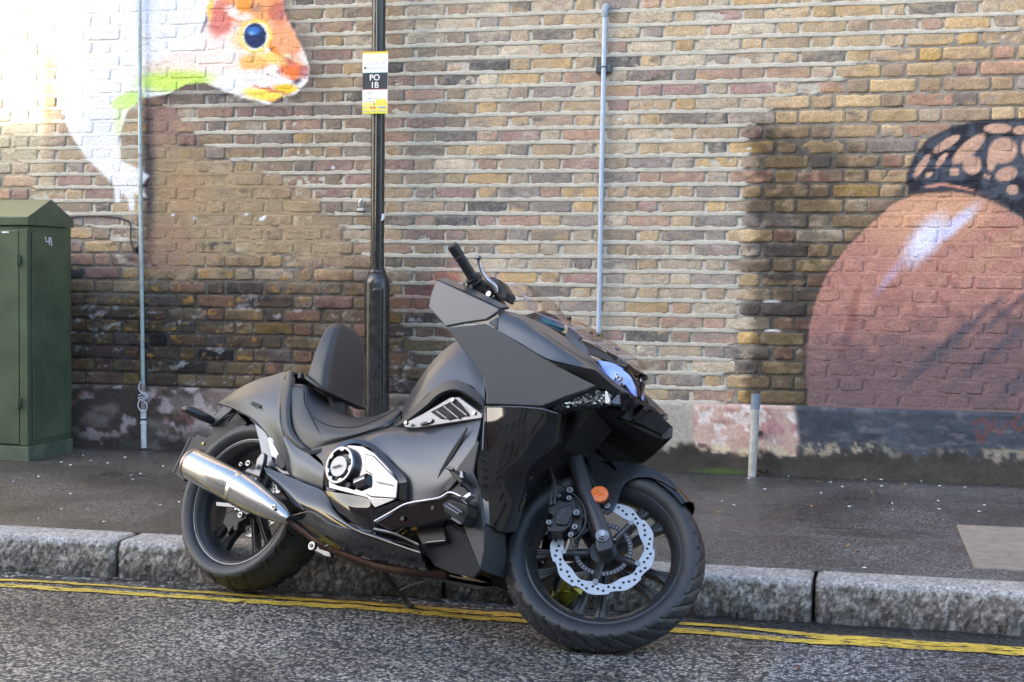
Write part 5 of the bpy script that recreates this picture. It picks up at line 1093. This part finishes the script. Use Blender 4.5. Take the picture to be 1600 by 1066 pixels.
for (x, y) in ((767, 153), (877, 222), (522, 272)): bolt(p(5, x, y, .200), OUT, .0062, .012, plate[0]); 
poly('badge_plate', ps(5, [(578, 276, .200), (590, 264, .200), (648, 246, .202), (652, 256, .202), (640, 268, .202), (585, 281, .200)]), simple('badge_grey', (.20, .20, .21), .4, .8), .010, plate[0], bv=.001)
def text_at(s, P0, P1, size, mat, parent, lift=.002, ext=.0008, up_hint=(0, 0, 1), name='lettering', bold=0, shear=0, normal=None):
    P0, P1 = np.array(P0), np.array(P1); X = (P1-P0)/np.linalg.norm(P1-P0); U_ = np.array(up_hint, float); 
    Nn = np.cross(X, U_) if normal is None else np.array(normal, float)
    Nn = Nn-X*(Nn@X); Nn /= np.linalg.norm(Nn); Y = np.cross(Nn, X)
    m = Matrix.Identity(4)
    for i in range(3): m[i][0], m[i][1], m[i][2], m[i][3] = X[i], Y[i]+shear*X[i], Nn[i], P0[i]+Nn[i]*lift
    return text_obj(name, s, size, mat, m, parent, ext=ext, align='LEFT', bold=bold)
text_at('HONDA', p(5, 592, 277, .204), p(5, 648, 259, .206), .0065, MAT['mesh_grey'], bike, lift=.001, bold=.0001)
text_at('NISSIN', fp(3, 366, 470, .1345), fp(3, 398, 425, .1345), .0125, simple('cast_letter_grey', (.16, .16, .17), .4, .4), cal, lift=.0012, normal=FOUT)
text_at('NM4', p(10, 860, 245, .113), p(10, 1080, 345, .130), .033, simple('embossed_grey', (.055, .058, .065), .5, .4), bike, lift=.010, ext=.0010, normal=(-.12, -.80, .55), shear=.25, bold=.0006)
# ---- engine cover
rimo = patch('engine_cover_surround', [ps(5, [(92, 600, .226), (88, 500, .230), (130, 410, .232), (215, 358, .234), (300, 362, .238), (370, 400, .24), (440, 480, .242), (514, 562, .242), (516, 680, .24)]),
                       ps(5, [(110, 605, .234), (108, 510, .238), (148, 425, .240), (222, 378, .242), (295, 384, .246), (350, 420, .248), (420, 500, .250), (475, 572, .250), (476, 664, .248)])], gb, .03)
cbk = poly('engine_cover', ps(5, [(112, 610, .236), (106, 520, .236), (140, 430, .237), (215, 382, .238), (290, 390, .240), (350, 425, .242), (420, 500, .243), (474, 572, .243), (466, 664, .242), (350, 712, .240), (310, 660, .240), (200, 632, .238)]), ch, .03, bv=.003)
poly('polished_wedge', ps(5, [(300, 428, .244), (345, 440, .2455), (472, 570, .2475), (462, 664, .247), (330, 655, .246), (300, 640, .246), (335, 600, .246), (335, 540, .246), (300, 520, .245)]), simple('bright_alloy', (.20, .20, .22), .24, 1), .012, cbk, bv=.0035)
poly('polished_fin', ps(5, [(312, 662, .244), (460, 668, .245), (352, 712, .243)]), MAT['bright_alloy'], .01, cbk, bv=.002)
cc = p(5, 192, 498, .238); mcc = mat_axis(cc, OUT)
ringR = .057
V, F = [], []; n_ = 96
for i in range(n_):
    a = 2*math.pi*i/n_; notch = any(abs(((a-R(d)+math.pi) % (2*math.pi))-math.pi) < R(9) for d in (38, -8, -68, -118, 150, 95, 205))
    ri = ringR*(.86 if not notch else .74)
    for (r_, z_) in ((ri, 0), (ri, .024), (ri+.003, .027), (ringR*1.02, .027), (ringR*1.08, .022), (ringR*1.10, 0)): V.append((r_*math.cos(a)*.96, r_*math.sin(a)*1.06, z_))
for i in range(n_):
    for j in range(6): F.append((i*6+j, ((i+1) % n_)*6+j, ((i+1) % n_)*6+(j+1) % 6, i*6+(j+1) % 6))
rg = make_obj('cover_ring', V, F, simple('ring_alloy', (.20, .20, .21), .25, 1), bike, smooth=True, local=mcc); fix_normals(rg); md = rg.modifiers.new('s', 'EDGE_SPLIT'); md.split_angle = R(30)
lathe('cover_cup', [(0, .010), (ringR*.55, .010), (ringR*.62, .004), (ringR*.95, .002), (ringR*.95, -.002), (0, -.002)], simple('cup_grey', (.20, .20, .21), .45, .7), rg, seg=40, closed=False)
tube('cover_dome', [(-.006, -.004, .004), (-.006, -.004, .021)], ringR*.60, simple('dome_grey', (.34, .34, .35), .4, .6), rg, seg=36)
for (x, y) in ((.034, .020), (-.006, -.048), (.050, -.062)): tube('socket_bolt', [(x, y, .0), (x, y, .018)], .0095, bk, rg, seg=12)
text_at('HONDA', p(5, 132, 508, .262), p(5, 200, 486, .262), .0095, MAT['embossed_grey'], bike, lift=.0015, bold=.0002)
tube('cover_neck', ps(5, [(262, 588, .246), (318, 565, .246)]), [.022, .022], ch, cbk, seg=20)
text_at('HONDA MOTOR CO.', p(5, 358, 580, .2505), p(5, 450, 600, .2505), .0075, simple('etch_grey', (.45, .45, .47), .5, .5), bike, lift=.0012, bold=.0)
patch('engine_lower_cover', [ps(5, [(96, 625, .228), (200, 640, .236), (310, 662, .24), (352, 715, .24), (470, 676, .24), (516, 684, .236)]),
                             ps(5, [(130, 690, .222), (215, 720, .236), (300, 740, .238), (352, 750, .236), (430, 725, .236), (500, 700, .234)]),
                             ps(5, [(200, 780, .215), (250, 800, .222), (300, 820, .224), (340, 832, .224), (370, 800, .226), (440, 740, .228)])], gb, .012)
# ---- footboard, pedal
fbd = poly('footboard', ps(5, [(350, 785, .30), (430, 740, .30), (520, 692, .30), (680, 664, .31), (742, 634, .31), (800, 655, .31), (838, 690, .30), (805, 745, .30), (740, 770, .30), (600, 800, .30), (500, 812, .29), (420, 826, .28)]), gb, .10, bv=.006)
tube('footboard_edge', ps(5, [(352, 782, .303), (432, 738, .303), (522, 690, .303), (680, 662, .313), (742, 632, .313), (800, 652, .313)]), .0042, simple('edge_silver', (.55, .56, .60), .2, .8), fbd, seg=8)
for (x, y) in ((498, 768), (655, 712)): bolt(p(5, x, y, .302), OUT, .007, .004, fbd, bk)
poly('heel_guard', ps(5, [(700, 690, .315), (745, 668, .315), (835, 700, .31), (830, 745, .31), (808, 800, .30), (760, 765, .305), (715, 735, .31)]), bk, .06, fbd, bv=.004)
for (x0_, y0_, x1_, y1_) in ((718, 700, 790, 745), (735, 690, 805, 735), (752, 765, 800, 795)): tube('guard_rib', ps(5, [(x0_, y0_, .318), (x1_, y1_, .316)]), .004, simple('rib_grey', (.13, .13, .14), .35), fbd, seg=8)
ped = poly('brake_pedal', ps(5, [(724, 505, .30), (738, 500, .30), (780, 530, .30), (812, 570, .30), (800, 592, .30), (770, 565, .30)]), bk, .05, bv=.004)
tube('pedal_edge', ps(5, [(726, 504, .304), (762, 512, .304)]), .005, al, ped, seg=8)
tube('pedal_arm', ps(5, [(800, 585, .29), (830, 600, .28), (856, 635, .27), (848, 655, .27)]), .009, bk, ped, seg=10)
poly('pedal_tab', ps(5, [(795, 515, .305), (808, 520, .305), (812, 560, .305), (790, 555, .305)]), al, .02, ped); poly('peg_plate', ps(5, [(805, 655, .30), (845, 628, .30), (852, 645, .30), (815, 672, .30)]), MAT['edge_silver'], .03, ped)
poly('peg_bracket', ps(5, [(575, 810, .24), (700, 775, .24), (725, 890, .24), (600, 905, .24), (570, 850, .24)]), bk, .05, bv=.003)
tube('bracket_rod', ps(5, [(620, 892, .245), (720, 882, .245)]), .004, bolt_m, seg=8)
tube('silver_strip', ps(5, [(350, 822, .232), (470, 850, .232), (585, 905, .228)]), .006, al, seg=8)
# ---- leg shield lower panels
poly('leg_shield', ps(8, [(470, 30, .245), (340, 215, .243), (232, 380, .240), (262, 396, .240), (340, 300, .246), (420, 330, .252), (432, 400, .255), (370, 480, .256), (365, 600, .252), (392, 690, .246), (490, 930, .20), (515, 800, .222), (515, 620, .245), (490, 390, .26), (440, 255, .262), (478, 60, .262)]), dm, .012, mirror=True)
poly('leg_shield_inner', ps(8, [(262, 396, .236), (340, 300, .236), (425, 335, .238), (436, 400, .240), (370, 480, .242), (300, 440, .240)]), bk, .02, bv=0)
poly('lower_fairing', ps(8, [(80, 772, .215), (250, 750, .225), (222, 610, .235), (185, 598, .235), (270, 572, .24), (296, 590, .24), (392, 690, .240), (492, 932, .198), (440, 985, .165), (300, 960, .16), (170, 905, .17)]), dm, .012, mirror=True)
tube('fairing_crease', ps(8, [(190, 594, .240), (272, 574, .244), (376, 732, .236), (300, 620, .243)]), .0018, simple('crease_blue', (.09, .10, .12), .4, .3), seg=6, sm=False)
poly('chin_panel', ps(8, [(515, 620, .246), (575, 655, .20), (650, 690, .15), (660, 800, .12), (650, 990, .10), (560, 960, .14), (492, 932, .20), (515, 800, .222)]), dm, .012, mirror=True)
patch('leg_fairing', [ps(2, [(428, 850, .270), (520, 852, .273), (610, 852, .270), (700, 858, .256), (770, 880, .235)]),
                      ps(2, [(414, 960, .264), (520, 965, .266), (620, 965, .258), (705, 960, .236), (770, 955, .205)]),
                      ps(2, [(392, 1080, .252), (500, 1120, .246), (600, 1120, .235), (680, 1090, .208), (740, 1060, .18)]),
                      ps(2, [(392, 1230, .245), (480, 1250, .230), (550, 1250, .212), (610, 1230, .19), (660, 1180, .16)]),
                      ps(2, [(420, 1410, .235), (460, 1430, .215), (490, 1450, .200), (530, 1460, .18), (580, 1450, .15)])], gb, .008, mirror=True)
tube('fairing_edge', ps(2, [(414, 1060, .268), (418, 960, .272), (428, 852, .272), (520, 852, .275), (610, 854, .273), (700, 862, .258), (775, 885, .236)]), .0022, simple('edge_highlight', (.16, .17, .19), .15, .5), seg=6, sm=False)
# ---- upper fairing
poly('fairing_ear', ps(2, [(190, 238, .335), (215, 246, .335), (350, 308, .325), (494, 376, .300), (484, 396, .305), (430, 432, .312), (330, 446, .322), (236, 464, .328), (152, 372, .338), (164, 310, .338)]), mg, .012, mirror=True, bv=.004)
patch('ear_top_edge', [ps(2, [(192, 236, .333), (350, 302, .323), (500, 374, .298)]), [q+np.array([.012, .020, .014]) for q in ps(2, [(196, 234, .330), (350, 302, .320), (505, 378, .296)])]], mg, .01, mirror=True)
shl = poly('fairing_side', ps(2, [(240, 470, .327), (430, 449, .314), (487, 484, .306), (600, 548, .292), (712, 614, .275), (840, 690, .245), (960, 750, .205), (910, 772, .215), (820, 800, .232), (745, 832, .248), (702, 848, .255), (560, 842, .268), (430, 838, .272), (432, 790, .278), (418, 715, .292), (385, 655, .306), (330, 590, .318)]), mg, .012, mirror=True, bv=.003)
poly('fairing_side_front', ps(2, [(714, 616, .274), (800, 640, .262), (960, 676, .235), (1040, 745, .175), (1090, 782, .135), (1040, 778, .150), (985, 762, .170), (940, 758, .195), (962, 750, .205), (842, 690, .244)]), mg, .012, mirror=True, bv=.002)
poly('cable_cover', ps(2, [(438, 447, .309), (484, 418, .303), (486, 478, .303)]), dg, .01, mirror=True)
patch('upper_cowl', [ps(2, [(490, 484, .300), (600, 546, .288), (712, 612, .272), (800, 638, .258), (905, 662, .238), (965, 678, .225), (1040, 745, .165), (1090, 780, .125)]),
                     ps(2, [(490, 430, .296), (600, 470, .282), (720, 530, .262), (810, 580, .242), (900, 625, .215), (975, 665, .185), (1040, 720, .140), (1120, 785, .085)]),
                     ps(2, [(494, 392, .288), (600, 430, .268), (720, 500, .240), (820, 565, .205), (900, 612, .175), (962, 640, .145), (1020, 700, .115), (1125, 788, .06)])], mg, .008, mirror=True, split=25)
patch('cowl_top', [ps(2, [(494, 392, .288), (600, 430, .268), (720, 500, .240), (820, 565, .205), (900, 612, .175), (962, 640, .145)]),
                   ps(2, [(500, 384, .270), (590, 404, .245), (660, 432, .215), (790, 500, .175), (880, 570, .145), (950, 618, .125)])], simple('brown_grey_paint', (.16, .15, .145), .42, .5, nscale=500, nvar=.05), .008, mirror=True)
poly('cowl_fill', [p(2, 505, 392, .265), p(2, 590, 410, .235), p(2, 700, 470, .20), p(2, 830, 560, .16), p(2, 950, 640, .12), mir(p(2, 950, 640, .12)), mir(p(2, 830, 560, .16)), mir(p(2, 700, 470, .20)), mir(p(2, 590, 410, .235)), mir(p(2, 505, 392, .265))], bk, .02, din=(0, 0, -1), bv=0, flat=False)
# dash and screen base
dsh = poly('instrument_hood', [p(9, 272, 385, .10), p(9, 420, 345, -.05), p(9, 560, 400, -.06), p(9, 640, 470, -.02), p(9, 560, 480, .06), p(9, 330, 440, .11)], bk, .05, din=(0, 0, -1), bv=.004, flat=False)
im, n, b = new_mat('iridescent_display'); tc = N(n, 'ShaderNodeTexCoord'); wv_ = N(n, 'ShaderNodeTexNoise'); wv_.inputs['Scale'].default_value = 14; n.links.new(tc.outputs['Object'], wv_.inputs['Vector'])
cr = N(n, 'ShaderNodeValToRGB'); cr.color_ramp.elements[0].position = .3; cr.color_ramp.elements[0].color = (.02, .06, .35, 1); cr.color_ramp.elements[1].position = .7; cr.color_ramp.elements[1].color = (.12, .03, .30, 1); k = cr.color_ramp.elements.new(.5); k.color = (.02, .22, .30, 1)
n.links.new(wv_.outputs['Fac'], cr.inputs[0]); n.links.new(cr.outputs[0], b.inputs['Base Color']); b.inputs['Roughness'].default_value = .12; b.inputs['Metallic'].default_value = .4
patch('instrument_display', [ps(9, [(400, 405, .085), (480, 405, .06), (560, 425, .03), (640, 480, .01)]), ps(9, [(440, 470, .105), (520, 490, .09), (580, 510, .075), (640, 520, .06)])], im, .01)
poly('screen_bracket', ps(9, [(320, 440, .118), (385, 425, .115), (440, 475, .112), (560, 520, .110), (650, 575, .108), (668, 540, .108), (660, 500, .108), (700, 520, .106), (800, 605, .102), (775, 638, .104), (860, 690, .10), (885, 775, .10), (830, 780, .112), (640, 600, .128), (450, 510, .135), (400, 500, .132)]), mg, .015, mirror=True, bv=.003)
tube('vent_slit', ps(9, [(450, 520, .135), (540, 540, .133), (640, 585, .128)]), .005, seam, seg=6)
poly('screen_base', [p(9, 790, 630, .10), p(9, 860, 650, .09), p(9, 1050, 740, .085), p(9, 1170, 800, .08), p(9, 1255, 870, .05), mir(p(9, 1255, 870, .05)), mir(p(9, 1170, 800, .08)), mir(p(9, 1050, 740, .085)), mir(p(9, 860, 650, .09))], gb, .02, din=(0, 0, -1), bv=.002, flat=False)
poly('screen_base_side', ps(9, [(790, 630, .104), (850, 650, .10), (1050, 750, .095), (1180, 820, .085), (1270, 870, .06), (1240, 900, .06), (1120, 865, .088), (960, 800, .10), (880, 775, .106)]), simple('brown_black', (.05, .04, .033), .15, .2), .02, mirror=True)
# windscreen: tinted curved sheet
wsm, n, b = new_mat('tinted_screen'); n.nodes.remove(b); mo = n.nodes['Material Output']
tr = N(n, 'ShaderNodeBsdfTransparent'); tr.inputs[0].default_value = (.90, .87, .86, 1); gl_ = N(n, 'ShaderNodeBsdfGlossy'); gl_.inputs['Roughness'].default_value = .04; gl_.inputs[0].default_value = (.9, .85, .9, 1)
ms_ = N(n, 'ShaderNodeMixShader'); ms_.inputs[0].default_value = .04; n.links.new(tr.outputs[0], ms_.inputs[1]); n.links.new(gl_.outputs[0], ms_.inputs[2]); n.links.new(ms_.outputs[0], mo.inputs[0])
nE = ps(9, [(148, 80, .135), (230, 205, .140), (330, 345, .142), (470, 412, .140), (640, 480, .132), (830, 605, .118), (1000, 700, .098), (1160, 785, .075), (1310, 905, .035)])
cE = [np.array([q[0]+.018+.014*math.sin(i/8*math.pi), 0, q[2]+.010+.018*math.sin(i/8*math.pi)]) for i, q in enumerate(nE)]
mE = [np.array([(q[0]+c[0])/2+.008, q[1]*.62, (q[2]+c[2])/2+.010]) for q, c in zip(nE, cE)]
scr = patch('windscreen', [nE, mE, cE, [mir(q) for q in mE], [mir(q) for q in nE]], wsm, .004, nu=49, nv=33)
tube('screen_edge', nE[:8], .0018, simple('screen_edge_tint', (.34, .26, .30), .15), scr, seg=6)
for (x, y, w) in ((682, 422, .09), (897, 567, .085)): 
    c = p(9, x, y, w); bolt(c-[0, .0, .004], (.35, -.25, .9), .0078, .008, scr, ch)
    bolt(mir(c), (.35, .25, .9), .0078, .008, scr, ch)
# ---- headlight, lamp cluster, nose
hm, n, b = new_mat('blue_headlamp'); tc = N(n, 'ShaderNodeTexCoord'); hz_ = N(n, 'ShaderNodeTexNoise'); hz_.inputs['Scale'].default_value = 17; hz_.inputs['Detail'].default_value = 1; n.links.new(tc.outputs['Object'], hz_.inputs['Vector'])
hr_ = N(n, 'ShaderNodeValToRGB'); hr_.color_ramp.elements[0].position = .35; hr_.color_ramp.elements[0].color = (.20, .26, .72, 1); hr_.color_ramp.elements[1].position = .66; hr_.color_ramp.elements[1].color = (.52, .58, .95, 1); n.links.new(hz_.outputs['Fac'], hr_.inputs[0]); n.links.new(hr_.outputs[0], b.inputs['Base Color']); b.inputs['Roughness'].default_value = .12; b.inputs['Metallic'].default_value = .6; b.inputs['Coat Weight'].default_value = 1
hl = poly('headlamp', ps(6, [(490, 115, .115), (600, 135, .10), (735, 185, .070), (780, 265, .05), (808, 340, .030), (812, 425, .015), (730, 372, .060), (630, 305, .098), (560, 235, .112)]), hm, .02, mirror=True, bv=.004)
cl = simple('headlamp_sparkle', (.85, .88, .95), .1, 1)
for (x, y, r) in ((655, 245, .007), (668, 262, .009), (688, 288, .009), (700, 275, .006), (705, 320, .006), (690, 318, .004), (645, 268, .005)): c = p(6, x, y, .088); tube('bulb_facet', [c+[0, .003, -.002], c+[.002, -.004, .003]], [r, r*.4], cl, hl[0], seg=5)
poly('headlamp_frame', ps(6, [(480, 118, .122), (560, 240, .120), (625, 308, .106), (730, 376, .066), (815, 436, .02), (760, 430, .05), (690, 392, .10), (590, 310, .125), (500, 200, .14), (455, 150, .140)]), dg, .015, mirror=True, bv=.002)
patch('nose_rim', [ps(6, [(735, 182, .066), (790, 255, .044), (830, 340, .022), (850, 430, .006)]), ps(6, [(745, 180, .05), (805, 250, .03), (845, 340, .01), (858, 430, .0)])], MAT['brown_black'], .012, mirror=True)
lmp = poly('lamp_housing', ps(6, [(40, 506, .245), (130, 465, .225), (300, 400, .200), (490, 352, .165), (560, 360, .150), (690, 388, .118), (760, 430, .075), (815, 440, .03), (800, 480, .02), (700, 548, .05), (690, 510, .08), (600, 505, .125), (440, 500, .16), (260, 528, .195), (180, 560, .225)]), gb, .03, mirror=True, bv=.002)
clm, n, b = new_mat('faceted_lamp_lens'); tc = N(n, 'ShaderNodeTexCoord'); vo = N(n, 'ShaderNodeTexVoronoi'); vo.inputs['Scale'].default_value = 105; n.links.new(tc.outputs['Object'], vo.inputs['Vector'])
cr = N(n, 'ShaderNodeValToRGB'); cr.color_ramp.elements[0].position = .42; cr.color_ramp.elements[0].color = (.01, .01, .012, 1); cr.color_ramp.elements[1].position = .62; cr.color_ramp.elements[1].color = (.75, .77, .8, 1)
sp2 = N(n, 'ShaderNodeSeparateColor'); n.links.new(vo.outputs['Color'], sp2.inputs[0]); n.links.new(sp2.outputs[0], cr.inputs[0]); n.links.new(cr.outputs[0], b.inputs['Base Color'])
bp = N(n, 'ShaderNodeBump'); bp.inputs['Strength'].default_value = 1; bp.inputs['Distance'].default_value = .01; n.links.new(vo.outputs['Distance'], bp.inputs['Height']); n.links.new(bp.outputs[0], b.inputs['Normal'])
b.inputs['Metallic'].default_value = .9; b.inputs['Roughness'].default_value = .1; b.inputs['Coat Weight'].default_value = 1
lens = poly('lamp_lens', ps(6, [(135, 485, .230), (230, 440, .218), (330, 405, .200), (490, 366, .170), (575, 385, .150), (600, 405, .145), (600, 485, .140), (440, 488, .165), (250, 518, .205)]), clm, .012, lmp[0], bv=.001)
poly('lamp_divider', ps(6, [(560, 378, .156), (580, 376, .154), (605, 460, .146), (590, 488, .146), (560, 480, .150)]), simple('pale_reflector', (.5, .52, .55), .2, .8), .01, lmp[0], bv=.001)
poly('side_marker', ps(6, [(612, 470, .140), (660, 410, .128), (676, 400, .124), (680, 488, .120), (640, 488, .130)]), simple('smoked_grey', (.12, .12, .13), .15, .5), .01, lmp[0], bv=.001)
for i in range(9): c = p(6, 285+i*34, 492-i*2.2+max(0, i-5)*1.5, .188-i*.006); tube('lamp_facet', [c, c+[.012, -.002, .006]], [.0045, .001], MAT['bright_alloy'], lmp[0], seg=4)
# far-side pod of the nose, and its black underside
poly('nose_pod', ps(6, [(862, 432, -.035), (975, 535, -.10), (1132, 682, -.175), (1028, 740, -.185), (925, 688, -.125), (808, 636, -.060), (812, 500, -.020)]), simple('pod_dark', (.040, .042, .048), .4, .3), .012, bv=.002, din=(-1, 0, 0))
poly('pod_rib', ps(6, [(858, 436, -.034), (890, 445, -.05), (975, 535, -.10), (940, 520, -.09)]), gb, .02, bv=.001, din=(-1, 0, 0))
poly('pod_lens', ps(6, [(1030, 742, -.186), (1132, 684, -.178), (1125, 758, -.188), (1045, 792, -.192)]), simple('clear_lens', (.20, .21, .22), .08, .3, coat=1), .015, bv=.002, din=(-1, 0, 0))
poly('pod_underside', ps(6, [(700, 548, .03), (812, 520, -.02), (808, 640, -.06), (925, 690, -.125), (1030, 742, -.185), (1045, 792, -.19), (1120, 760, -.19), (975, 900, -.24), (860, 985, -.26), (620, 990, -.2), (420, 960, -.14), (330, 780, -.10), (280, 620, -.02), (440, 500, .10), (600, 508, .09)]), seam, .02, bv=0, din=(-1, 0, 0), flat=False)
poly('nose_bracket', ps(6, [(700, 600, .0), (770, 535, -.01), (806, 510, -.02), (800, 600, -.03), (770, 630, -.03)]), MAT['pod_dark'], .01, bv=.001, din=(-1, 0, 0))
tube('pod_edge', ps(6, [(1120, 762, -.192), (975, 902, -.242), (870, 982, -.262)]), .0022, MAT['edge_highlight'], seg=6)
# ---- handlebar and controls
ga, gz_ = p(7, 482, 110, .385), p(7, 700, 452, .29); hb = tube('handlebar_grip', [ga, ga+(gz_-ga)*.25, ga+(gz_-ga)*.28, gz_], [.0178, .0178, .0165, .0172], rub, seg=20, sm=False)
hdir = gz_-ga; hdir /= np.linalg.norm(hdir)
tube('bar_end', [ga-hdir*.006, ga, ga+hdir*.026], [.0155, .0185, .0185], bk, hb, seg=20, sm=False)
tube('grip_ring', [ga+hdir*.034, ga+hdir*.038], .0200, simple('ring_rubber', (.06, .06, .065), .5), hb, seg=20)
g_ = gz_; tube('grip_flange', [g_, g_+hdir*.010], .0275, bk, hb, seg=24); tube('grip_flange', [g_+hdir*.012, g_+hdir*.018], .0265, MAT['ring_rubber'], hb, seg=24)
tube('handlebar', [p(7, 700, 455, .285), p(7, 900, 650, .20), p(7, 1010, 760, .13), np.array([p(7, 1010, 760, .13)[0], 0, .86])], .011, bk, seg=12)
sw_ = poly('switch_housing', ps(7, [(640, 500, .285), (760, 430, .28), (850, 520, .26), (850, 600, .25), (800, 655, .25), (740, 640, .265), (660, 590, .28), (615, 560, .288)]), bk, .05, bv=.008)
for pts_ in ([(600, 510, .30), (598, 560, .30), (620, 590, .29)], [(690, 540, .292), (672, 600, .288)]): tube('switch_toggle', ps(7, pts_), .006, MAT['rib_grey'], sw_, seg=8)
poly('brake_clamp', ps(7, [(810, 590, .262), (900, 560, .25), (960, 640, .235), (1025, 740, .215), (1025, 775, .212), (960, 755, .22), (870, 690, .24), (805, 640, .258)]), bk, .04, bv=.006)
for (x, y, r) in ((885, 640, .010), ): bolt(p(7, x, y, .262), OUT, r, .006, sw_, ch)
tube('clamp_bracket', ps(7, [(898, 690, .262), (930, 668, .258), (936, 655, .258)]), .003, ch, sw_, seg=6)
poly('fluid_reservoir', ps(7, [(875, 455, .27), (900, 436, .27), (985, 468, .262), (1085, 615, .25), (1050, 700, .25), (990, 672, .255), (960, 580, .262), (940, 520, .265)]), dg, .055, bv=.004)
poly('reservoir_lid', ps(7, [(985, 468, .268), (1085, 615, .256), (1060, 700, .256), (1010, 678, .260), (960, 560, .266)]), bk, .02, bv=.003)
lv = tube('brake_lever', ps(7, [(764, 232, .335), (770, 280, .325), (800, 370, .312), (850, 455, .30), (910, 515, .288), (950, 560, .278), (968, 620, .27)]), [.0065, .0058, .0062, .0070, .0085, .009, .006], simple('lever_alloy', (.42, .42, .44), .28, .95), seg=14)
tube('lever_ball', [p(7, 760, 212, .34), p(7, 763, 226, .338), p(7, 766, 245, .334)], [.006, .0105, .006], ch, lv, seg=16)
lgp = [np.array([.66, .40, 1.01]), np.array([.72, .26, .95])]; tube('handlebar_grip', lgp, .0175, rub, seg=16)
# ---- stands
stn = tube('side_stand', ps(0, [(592, 870, -.05), (604, 900, -.08), (622, 922, -.12), (638, 944, -.15)]), [.011, .010, .009, .009], bk, seg=10)
fo = p(0, 640, 946, -.155); tube('stand_foot', [fo+[-.012, .03, .0], fo+[.012, -.02, -.0]], .010, bk, stn, seg=10)
tube('stand_arm', ps(0, [(622, 924, -.12), (645, 914, -.12), (665, 909, -.12)]), .0045, MAT['rib_grey'], stn, seg=8); tube('stand_tip', ps(0, [(657, 912, -.12), (666, 908, -.12)]), .006, al, stn, seg=8)
tube('drain_hose', ps(0, [(508, 855, -.02), (512, 880, -.02), (518, 905, -.02), (525, 915, -.02)]), .003, bk, seg=6)
tube('fork_leg_hidden_yoke', [fp(3, 352, -30, .094), fp(3, 352, -30, -.094)], .02, bk, seg=10).name = 'fork_yoke'
